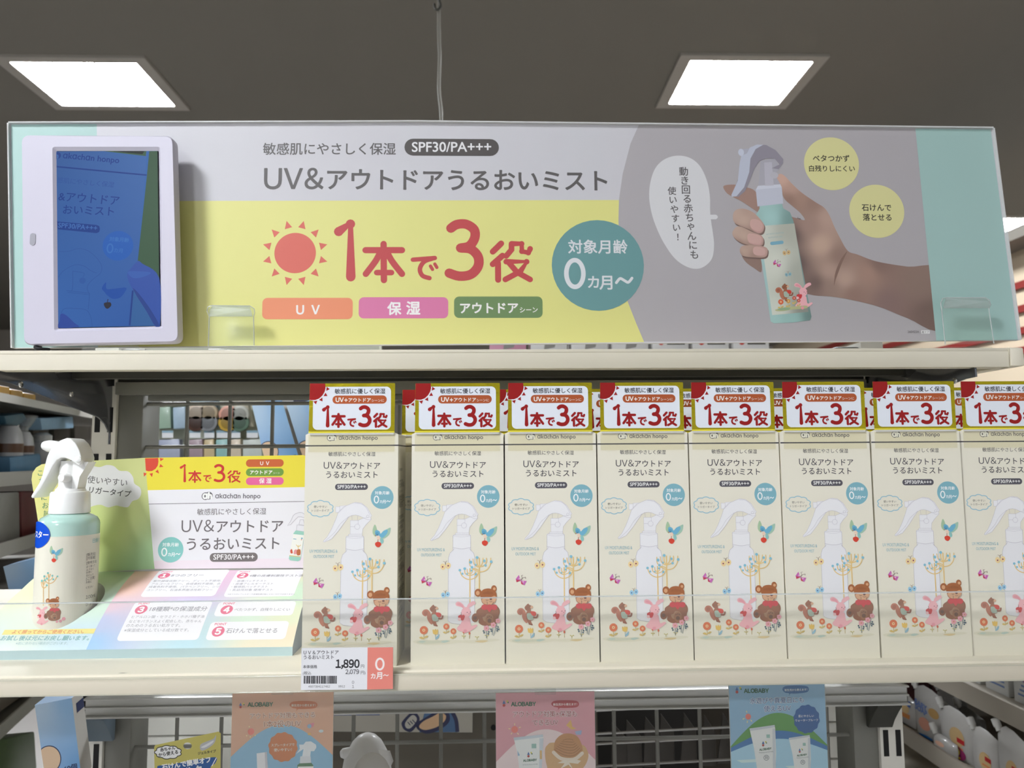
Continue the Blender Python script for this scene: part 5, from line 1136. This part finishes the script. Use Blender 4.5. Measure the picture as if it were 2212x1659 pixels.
blue_box('wipes_box', ((619, 876), (690, 860), (735, 1010), (664, 1020)), .985, (.006, .035, .0), 'light blue box behind the wire grid, partly hidden by the first carton', 'blue boxes behind the grid')

# ------------------------------------------------------------------ the next aisle, seen through the grid
YW = 1.75
BK = mat('aisle_panel', 'c3c6b4', .6, noise=.03, scale=6)
t = thing('back_display', (-.6, YW, FLOOR), 'pale display wall of the next aisle seen through the wire grid', 'display wall')
MB().box(-.85, -.25, YW, YW+.04, FLOOR, .42, BK).build('panel', t)
MB().box(-.25, .72, YW, YW+.04, FLOOR, -.02, mat('aisle_panel_dark', '4b443a', .7, noise=.05, scale=6)).build('lower_panel', t)
MB().box(-.25, .72, YW-.25, YW, .14, .16, WHITE).build('top_board', t)
def hang(name, quad, col, label, cat, grp, Y=YW-.05, dep=.02, rough=.35, extra=None, coat=.2):
    P = [PY(*p, Y) for p in quad]; t = thing(name, (sum(p.x for p in P)/len(P), Y, min(p.z for p in P)), label, cat, grp)
    MB().prism(P, (0, dep, 0), mat('pack_'+col, col, rough, coat=coat, noise=.12, scale=60)).build('pack', t, bevel=.002)
    if extra: extra(t, P, Y)
    return t
def tagcard(x, y, w_, h_, c1='e4e6e8', c2='8fb0c0'):
    def f(t, P, Y):
        q = [PY(*p, Y-.004) for p in ((x-w_/2, y-h_/2), (x+w_/2, y-h_/2), (x+w_/2, y+h_/2), (x-w_/2, y+h_/2))]
        m = MB().prism(q, (0, .001, 0), mat('tag_'+c1, c1, .5)); q2 = [p+Vector((0, -.0006, 0)) for p in (q[0], q[1], q[1]*.7+q[2]*.3, q[0]*.7+q[3]*.3)]
        m.prism(q2, (0, .0005, 0), mat('tag_'+c2, c2, .5)); m.build('header', t)
    return f
for i, (x0, x1, c, l) in enumerate(((313, 335, 'a8974a', 'yellow'), (340, 368, '9fb8a4', 'mint green'), (373, 400, 'a9bfd0', 'pale blue'))):
    hang('bottle_pack', [(x0, 880), (x1, 878), (x1+1, 925), (x0+1, 927)], c, f'{l} bottle pack on the display wall seen through the grid', 'hanging pack', 'hanging packs in the next aisle')
    hang('white_carton', [(x0, 846), (x1+2, 845), (x1+2, 872), (x0, 873)], 'bdbdb8', f'white card pack above the {l} bottle pack', 'hanging pack', 'hanging packs in the next aisle')
def cups(colors):
    def f(t, P, Y):
        c = sum(P, Vector())/4; w_ = (P[1]-P[0]).length; hh = (P[0]-P[3]).length
        for k, cc in enumerate(colors):
            x = c.x+(-.24 if k % 2 == 0 else .22)*w_; z_ = c.z+(-.02 if k < 2 else -.36)*hh
            m = MB()
            pr = [(math.sin(a)*(.020), math.cos(a)*.019) for a in [i*math.pi/10 for i in range(20)]]
            m.prism([(x+a, Y-.010, z_+b) for a, b in pr], (0, .010, 0), mat('cup_'+cc, cc, .4)); m.prism([(x+a*.74, Y-.0105, z_+b*.74) for a, b in pr], (0, .0004, 0), mat('cup_shade_'+cc, tuple(v*.55 for v in lin(cc)), .5)); m.build('cup', t, bevel=.0015)  # flat inner disc darkened, the shade of the hollow put into its colour
        tagcard(*f.tag)(t, P, Y)
    return f
f = cups(('c9b8a4', 'b5a284', '54382e', '8b8e92')); f.tag = (436, 853, 17, 16, 'e6e4e6', 'c04a56'); hang('mould_pack', [(411, 862), (468, 858), (475, 924), (409, 922)], '4a626c', 'dark teal pack of four moulded cups on the display wall', 'hanging pack', 'hanging packs in the next aisle', extra=f)
f = cups(('d9a08c', 'b9bab0', 'c4a040', '5f7c68')); f.tag = (506, 857, 16, 14, 'e6e6e8', 'c9d0d4'); hang('mould_pack', [(480, 872), (533, 860), (545, 922), (476, 924)], 'bdb6a2', 'beige pack of four moulded cups on the display wall', 'hanging pack', 'hanging packs in the next aisle', extra=f)
for x0, x1, c, l, tx in ((311, 336, '6e4a48', 'dark red', 325), (342, 388, 'a9b0c4', 'pale blue and white', 362), (408, 437, 'a08c94', 'clear pack of pink', 421), (440, 462, 'c9b58c', 'cream', 452), (466, 492, '8fbab6', 'clear pack of teal', 480), (494, 520, 'cfc0a8', 'beige', 507), (524, 565, 'c4cbc4', 'pale green card', 545)):
    hang('toy_pack', [(x0, 950), (x1, 948), (x1+2, 1005), (x0, 1005)], c, f'{l} pack on the lower row of the display wall', 'hanging pack', 'hanging packs in the next aisle', extra=tagcard(tx, 938, min(24, x1-x0), 16))
hang('navy_pack', [(598, 843), (672, 841), (672, 868), (598, 870)], '1c2550', 'dark navy pack behind the wire grid above the blue boxes', 'hanging pack', 'hanging packs in the next aisle')
# white cartons seen through the lower grid
for x0, x1, y0, lab in ((303, 500, 1545, 'stack of white cartons seen through the grid left of the peach card'), (1795, 1848, 1515, 'white cartons seen right of the blue card')):
    a, b = PY(x0, y0, 1.12), PY(x1, y0, 1.12); t = thing('white_cartons', ((a.x+b.x)/2, 1.12, FLOOR), lab, 'carton', 'white cartons behind the grid')
    z_ = a.z+.02; k = 0
    while z_ > -.62:
        MB().box(a.x-.05, b.x+(.0 if x0 > 1000 else .01), 1.12, 1.2, z_-.048, z_, mat('carton_white', 'd9d8d0', .35, noise=.03)).build('carton', t, bevel=.002); z_ -= .05; k += 1
t = thing('notice_board', (-.05, 1.15, FLOOR), 'dark board with a pale poster of a bottle in navy outline behind the grid', 'board')
a, b = PY(718, 1535, 1.15), PY(1290, 1535, 1.15)
m = MB(); m.box(a.x-.02, b.x, 1.15, 1.17, FLOOR, a.z+.05, mat('board_brown', '5d574c', .6, noise=.05, scale=8)); c = PY(1066, 1572, 1.149); m.lathe((c.x, 1.15, c.z), [(.004, -.0005), (.004, .0008)], BLACK, 14, ax=(0, -1, 0)); m.build('board', t)
s = Sheet((0, 1.148, 0), gain=1.25, ink=inkmat('poster_print', .4)); s.crop(450, 1450, .3165); NV = '1f2348'
s.poly([(850, 262), (1805, 250), (1803, 418), (850, 412)], 'aaa69c', 0); s.poly([(850, 270), (1170, 268), (1170, 300), (850, 302)], '39508a', 1)
s.poly([(1480, 262), (1640, 258), (1700, 330), (1708, 416), (1440, 416)], '44648c', 1); s.stroke([(1655, 262), (1690, 330), (1700, 414)], 26, NV, 2, cap=False)
s.stroke([(1440, 372), (1470, 350), (1520, 320), (1570, 290), (1615, 290), (1625, 330), (1590, 365), (1530, 395), (1480, 400)], 46, NV, 2, closed=True)
s.poly([(1440, 372), (1470, 340), (1530, 310), (1580, 285), (1620, 300), (1612, 340), (1560, 380), (1490, 400), (1450, 392)], 'd2ae88', 3, True)
s.poly([(1325, 340), (1390, 278), (1430, 296), (1440, 340), (1390, 410), (1345, 405), (1322, 375)], NV, 3, True); s.poly([(1345, 350), (1390, 300), (1418, 312), (1420, 340), (1380, 388), (1350, 385)], 'b9b6ae', 4, True)
for i in range(3): s.stroke([(1362+i*16, 348-i*8), (1378+i*16, 366-i*8)], 6, NV, 5)
s.build('poster', t)
# dark rack with hanging packs on chrome rods
t = thing('pack_rack', (.24, 1.2, FLOOR), 'dark rack with chrome rods between the pink and blue cards', 'rack')
MB().box(.08, .42, 1.6, 1.63, FLOOR, -.2, mat('rack_dark', '1d1a17', .7)).build('back', t)
for py in (1532, 1582, 1604, 1652):
    MB().tube([PY(1287, py+3, 1.0), PY(1580, py-12, 1.0)], .0017, CHROME, 8).build('rod', t, smooth=True)
for i, (x, y) in enumerate(((1322, 1560), (1352, 1555), (1390, 1548), (1422, 1542), (1470, 1540), (1512, 1545), (1550, 1540))):
    P = [PY(x+i*2, y, 1.04), PY(x+34, y+38, 1.04), PY(x+36, y+110, 1.04), PY(x, y+110, 1.04)]
    o = MB().prism(P, (0, .004, 0), mat('rack_pack', '3b3630', .45, noise=.15, scale=30)).build('hanging_card', None, base=P[3], bevel=.001)
    tag(o, ['dark card hanging in the rack just right of the pink card', 'second dark card from the pink card in the rack', 'third dark card from the pink card in the rack', 'middle dark card of the seven in the rack', 'third dark card from the blue card in the rack', 'second dark card from the blue card in the rack', 'dark card hanging in the rack just left of the blue card'][i], 'hanging card', 'dark cards in the rack')

# ------------------------------------------------------------------ shelving at the left
A0, A1 = Vector((-.80, 1.25)), Vector((-1.05, 2.3)); dA = (A1-A0).normalized(); nA = Vector((dA.y, -dA.x))
def LP(px, py, off=0):
    d = ray(px, py); o = A0+nA*off; t = o.dot(nA)/(d.x*nA.x+d.y*nA.y); return d*t
TOPS = []
lt = thing('left_gondola', (A0.x, A0.y, FLOOR), 'white shop shelving at the left edge behind the tester display', 'shelving')
RL = mat('price_rail_grey', 'c9c6c0', .4)
for py, th in ((862, .014), (1034, .024), (1182, .024), (1330, .024), (1560, .024)):
    z_ = LP(20, py).z; TOPS.append(z_+th*.1); a = A0-dA*.6; b = A1; q = -nA*.4
    MB().prism([(a.x, a.y, z_-th/2), (b.x, b.y, z_-th/2), (b.x+q.x, b.y+q.y, z_-th/2), (a.x+q.x, a.y+q.y, z_-th/2)], (0, 0, th*.6), mat('shelf_grey', '77736c', .6)).build('board', lt)
    MB().prism([(a.x, a.y, z_-th/2), (b.x, b.y, z_-th/2), (b.x, b.y, z_+th/2), (a.x, a.y, z_+th/2)], (nA.x*.004, nA.y*.004, 0), RL).build('price_rail', lt)
q = -nA*.4
MB().prism([(A0.x-dA.x*.6+q.x, A0.y-dA.y*.6+q.y, FLOOR), (A1.x+q.x, A1.y+q.y, FLOOR), (A1.x+q.x, A1.y+q.y, .2), (A0.x-dA.x*.6+q.x, A0.y-dA.y*.6+q.y, .2)], (q.x*.05, q.y*.05, 0), mat('gondola_back', '6f675c', .7)).build('back_panel', lt)
def litem(name, quad, col, label, cat, grp=None, dep=.06, off=-.02, rough=.4, z0=None):
    P = [LP(*p, off) for p in quad]; d = -nA*dep; lo = min(p.z for p in P); zb = min(TOPS, key=lambda q_: abs(q_-lo))+.0006; c_ = sum(p.z for p in P)/len(P)
    if zb < c_: P = [Vector((p.x, p.y, zb)) if p.z < c_ else p for p in P]
    o = MB().prism(P, (d.x, d.y, 0), mat('litem_'+col, col, rough, noise=.12, scale=40)).build(name, None, base=(sum(p.x for p in P)/len(P), sum(p.y for p in P)/len(P), min(p.z for p in P)), bevel=.003)
    return tag(o, label, cat, grp)
for i in range(3): litem('yellow_box', [(-4+28*i, 832+8*i), (22+28*i, 836+8*i), (22+28*i, 864+2*i), (-4+28*i, 862+2*i)], 'b58a34', ['yellow box at the very left on the top shelf of the left shelving', 'yellow box between two others on the top left shelf', 'yellow box nearest the diagonal arm on the top left shelf'][i], 'box', 'yellow boxes on the left shelf')
litem('wrapped_pack', [(88, 903), (158, 899), (160, 925), (92, 929)], '8fb2cc', 'pink and blue wrapped pack on the left shelving', 'pack')
for i, x in enumerate((72, 118, 162)): litem('dark_box', [(x, 915), (x+34, 913), (x+34, 950), (x, 952)], '3a362f', ['dark box behind the trigger bottle, nearest the white bottles', 'dark box behind the trigger bottle, in the middle of three', 'dark box behind the trigger bottle, nearest the upright'][i], 'box', 'dark boxes on the left shelf', dep=.1, off=-.16)
litem('teal_lid', [(10, 898), (52, 892), (60, 906), (40, 920), (14, 917)], '33586a', 'dark teal lid above the white bottles on the left shelving', 'lid')
litem('blue_carton', [(22, 988), (88, 980), (92, 1012), (24, 1020)], '5f8fb4', 'blue carton on the left shelving behind the display corner', 'box')
litem('grey_pack', [(-10, 1064), (42, 1062), (44, 1160), (-8, 1168)], 'a7a5a0', 'pale grey pack on the second left shelf', 'pack'); litem('red_pack', [(46, 1062), (84, 1060), (86, 1150), (48, 1156)], '7d3b3c', 'dark red pack on the second left shelf', 'pack')
for i, (x, y) in enumerate(((16, 968), (44, 960), (88, 965))):
    c = LP(x, y+46, -.05); k = (.023, .021, .028)[i]
    t = thing('white_bottle', (c.x, c.y, c.z), ['white capped bottle at the very left edge of the left shelving', 'white bottle with a clear funnel on the left shelving', 'grey white rounded bottle beside the trigger head'][i], 'bottle', 'white bottles on the left shelf')
    H = (.105, .085, .075)[i]
    m = MB(); m.lathe(c, [(k, 0), (k*1.05, .1*H), (k*1.05, .45*H), (k*.92, .65*H), (k*.62, .78*H)], mat('bottle_white', 'c9c8c8', .35), 24); m.build('body', t, smooth=True)
    m = MB(); m.lathe(c, [(k*.66, .77*H), (k*.66, .92*H), (k*.3, H)] if i != 1 else [(k*.5, .77*H), (k*.5, .84*H), (k*1.25, 1.15*H), (k*1.2, 1.16*H)], mat('bottle_cap', 'd8d6d2', .35) if i != 1 else clearmat('funnel_clear', 'e8ecec', .2, .25, .2), 24); m.build('cap', t, smooth=True)
    if i < 2: MB().lathe(c, [(k*1.056, .3*H), (k*1.056, .46*H)], mat('amber_band', '6b4a35', .3), 24).build('amber_band', t, smooth=True)
blue_box('wipes_box', ((7, 1224), (82, 1204), (100, 1285), (25, 1300)), 1.05, (-.01, .05, .0), 'light blue box with an open top at the left behind the tester display', None, False)
MB_ = MB(); a, b = LP(0, 1545, -.01), LP(70, 1560, -.01)
litem('green_pack', [(-10, 1600), (75, 1580), (80, 1660), (-10, 1690)], '4e6a34', 'green leafy pack on the lowest left shelf', 'pack'); litem('printed_box', [(-10, 1500), (72, 1480), (76, 1530), (-10, 1546)], '8b8078', 'grey printed box on the left shelf under the lower shelf', 'box')

# ------------------------------------------------------------------ shelving at the right with refill pouches
XW = .75
t = thing('right_gondola', (XW, 1.3, FLOOR), 'cream shop shelving at the right edge holding refill pouches', 'shelving')
SHC = mat('right_shelf', 'b7b0a2', .5, noise=.03, scale=10)
for z_ in (-.503, -.372, -.66):
    MB().box(XW+.003, XW+.42, .9, 2.6, z_-.012, z_, SHC).build('board', t); MB().box(XW-.002, XW+.003, .9, 2.6, z_-.018, z_+.012, mat('right_rail', 'a59d90', .4)).build('price_rail', t)
MB().box(XW+.42, XW+.44, .9, 2.6, FLOOR, -.1, mat('gondola_back', '6f675c', .7)).build('back_panel', t)
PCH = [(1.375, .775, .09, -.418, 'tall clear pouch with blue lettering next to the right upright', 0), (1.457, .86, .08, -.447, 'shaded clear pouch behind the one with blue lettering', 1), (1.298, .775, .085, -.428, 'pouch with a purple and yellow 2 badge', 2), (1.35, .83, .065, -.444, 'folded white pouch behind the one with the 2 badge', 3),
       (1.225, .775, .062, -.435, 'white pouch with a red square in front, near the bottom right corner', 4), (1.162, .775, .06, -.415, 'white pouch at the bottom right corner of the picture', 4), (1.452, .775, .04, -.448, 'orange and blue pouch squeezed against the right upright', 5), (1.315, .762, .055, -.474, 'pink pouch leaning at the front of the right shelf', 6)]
for i, (yc, X, w_, zt_, lab, kind) in enumerate(PCH):
    hh = zt_+.5025; t = thing('refill_pouch', (X, yc, -.5025), lab, 'pouch', 'refill pouches on the right shelf')
    e = Vector((.12, -.993, 0)); n_ = Vector((-.993, -.12, 0)); fc = Vector((X, yc, zt_))-e*(w_*.5)
    f3 = lambda a, b: fc+e*(a*w_)+Vector((0, 0, -b*hh))
    film = mat('pouch_film%d' % (kind in (1, 3)), 'b5b2ae' if kind not in (1, 3) else '7f7c78', .3, coat=.3, bump=.3, scale=50)  # pouches at the back get a darker film, their shade painted in
    O = [(.14, -.02), (.30, -.08), (.55, -.05), (1, .10), (1.03, .5), (1, 1), (.05, 1), (.0, .5), (.02, .10)]
    m = MB(); N = len(O); fr_ = [f3(a, b) for a, b in O]; ctr = f3(.5, .55)
    a3 = [p for p in fr_]; inn = [ctr+(p-ctr)*.72+n_*.007 for p in fr_]; bk = [ctr+(p-ctr)*.72-n_*.007 for p in fr_]
    m.add(a3+inn, [(k, (k+1) % N, N+(k+1) % N, N+k) for k in range(N)], film); m.add(inn, [list(range(N))], film); m.add(a3+bk, [(k, (k+1) % N, N+(k+1) % N, N+k) for k in range(N)], film); m.add(bk, [list(range(N))], film)
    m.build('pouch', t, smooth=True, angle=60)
    s0 = f3(.08, .05); MB().lathe(s0, [(.0045, 0), (.0045, .006), (.0058, .006), (.0058, .017), (.004, .018)], mat('spout_white', 'd6d4d0', .35), 16, ax=Vector((0, 0, 1))-e*.55).build('spout', t, smooth=True)
    s = Sheet(ctr+n_*.0075-Vector((0, 0, 0)), e, (0, 0, 1), gain=1.0, ink=inkmat('pouch_print', .35)); 
    q = lambda a, b: ((a-.5)*w_, (.55-b)*hh)
    def ell(a, b, ra, rb, c_, L=1): s.fill([((a-.5)*w_+ra*w_*math.cos(j*.26), (.55-b)*hh+rb*hh*math.sin(j*.26)) for j in range(24)], c_, L)
    if kind == 0:
        s.text('BABY', Vector(q(.12, .34)), Vector(q(.46, .40)), '6f86bd', 1, bold=.04, uvs=True); s.text('SOAP', Vector(q(.12, .44)), Vector(q(.46, .50)), '6f86bd', 1, bold=.04, uvs=True); ell(.66, .38, .15, .10, 'bf9a64'); ell(.38, .68, .17, .13, 'd59a84'); ell(.4, .93, .2, .03, '2f6fb4')
    elif kind in (2, 4):
        ell(.55, .5 if kind == 2 else .62, .2, .2, 'c2a578'); s.fill([q(.55, .5), q(.75, .52), q(.75, .62), q(.55, .60)], 'b02a2e', 2); s.fill([q(.45, .68), q(.7, .70), q(.7, .74), q(.45, .72)], 'cf7a48', 2)
        if kind == 2: ell(.55, .84, .22, .13, '8a2a5c', 3); s.mark('~2', Vector(q(.55, .84)), hh*.2, 'e6d13a', 4, .05)
    elif kind == 5: s.fill([q(.1, .1), q(.9, .1), q(.9, .3), q(.1, .25)], '3a62b0'); ell(.5, .4, .3, .15, 'd8bb8a'); s.fill([q(.1, .55), q(.85, .55), q(.8, .7), q(.1, .7)], 'd08a52', 2)
    elif kind == 6: ell(.4, .4, .2, .14, 'e0b49c'); ell(.25, .7, .13, .08, 'd86f80', 2); ell(.6, .85, .25, .1, 'b83a5c', 2)
    elif kind == 3: s.fill([q(.2, .5), q(.55, .4), q(.95, .7), q(.9, .85), q(.2, .8)], 'b98a94')
    else: ell(.4, .5, .25, .15, 'a98a5a')
    s.build('label_print', t)
for i, px in enumerate((2075, 2130, 2190)):
    c = PX(px, 1500, XW+.04); a = Vector((XW+.04, c.y, -.372)); hh = .1
    P = [a, a+Vector((0, -.055, 0)), a+Vector((0, -.055, hh)), a+Vector((0, 0, hh))]
    t = thing('white_pack', a, ['white pack with a blue bar at the back of the upper right shelf', 'white pack with blue lines in the middle of the upper right shelf', 'white pack with red writing at the right edge of the picture'][i], 'pack', 'white packs on the upper right shelf')
    s = Sheet((XW+.0398, a.y-.055, -.372), (0, -1, 0), (0, 0, 1), gain=1, ink=inkmat('pack_print', .35)); s.eu = Vector((0, 1, 0)); s.n = Vector((-1, 0, 0))
    for k in range(4): s.fill([(.008, .012+.007*k), (.045-.004*k, .012+.007*k), (.045-.004*k, .015+.007*k), (.008, .015+.007*k)][::-1], '5a6f9c', 1)
    if i == 2: s.text('ミルク', Vector((.046, .045)), Vector((.008, .045)), 'b8385c', 2, bold=.05, uvs=True)
    else: s.fill([(.038, .045), (.045, .045), (.045, .08), (.038, .08)][::-1], '4a78b4', 1)
    m = MB().prism(P, (.05, 0, 0), mat('pack_white', 'b9b9b6', .4)); m.build('pack', t, bevel=.002); s.build('print', t)
for i in range(3): tag(MB().box(.84+.066*i, .90+.066*i, 1.6, 1.66, -.5025, -.40, mat('dark_red_pack%d' % (i % 2), '4a1f1f' if i < 2 else '1c2236', .5, noise=.2, scale=30)).build('dark_pack', base=(.87+.066*i, 1.63, -.5025)), ['dark red pack beside the right upright, furthest left of three', 'dark red pack between two others behind the pouches', 'dark navy pack behind the pouches'][i], 'pack', 'dark packs behind the pouches')

# ------------------------------------------------------------------ far side of the store right of the sign
t = thing('striped_display', (2.45, 3.6, FLOOR), 'far cream shelving with dark red stripes right of the header sign', 'shelving')
MB().box(2.45, 2.5, 2.6, 6.5, FLOOR, .98, mat('far_cream', 'c2b29a', .6)).build('panel', t)
for z_ in (.77, .66, .56, .47): MB().box(2.43, 2.45, 2.6, 6.5, z_-.02, z_+.012, mat('far_red', '7c2a26', .5)).build('stripe', t)
MB().box(2.3, 2.6, 2.6, 6.5, .93, .98, mat('far_grey', '6e6a62', .6)).build('top_rail', t)
for i in range(7):
    x = .04+.085*i; h_ = .12
    t = thing('boxed_bottle', (x, 1.62, .16), ['white box with grey sketch lines glimpsed in the gap under the header sign' if i in (1, 2, 3) else 'white box with red dots glimpsed in the gap under the header sign right part' if i > 3 else 'pink and white box glimpsed in the gap under the yellow part of the header sign'][0], 'box', ['sketch boxes on the far top shelf' if i in (1, 2, 3) else 'red dotted boxes on the far top shelf' if i > 3 else None][0])
    MB().box(x-.038, x+.038, 1.58, 1.65, .16, .16+h_, mat('far_box%d' % (i == 0), 'd6d4d2' if i else 'c98fa6', .4)).build('box', t, bevel=.002)
    s = Sheet((x, 1.5795, .16), gain=1, ink=inkmat('pack_print', .35))
    if i > 3: s.fill([(-.02+.006*math.cos(k*.4), .075+.006*math.sin(k*.4)) for k in range(16)], 'c9433c', 1); s.fill([(-.008, .07), (.03, .07), (.03, .08), (-.008, .08)], '4a4440', 1)
    else: s.fill([(-.01, .06), (.012, .065), (.02, .09), (-.004, .1)], '8f8c88', 1)
    s.build('print', t)
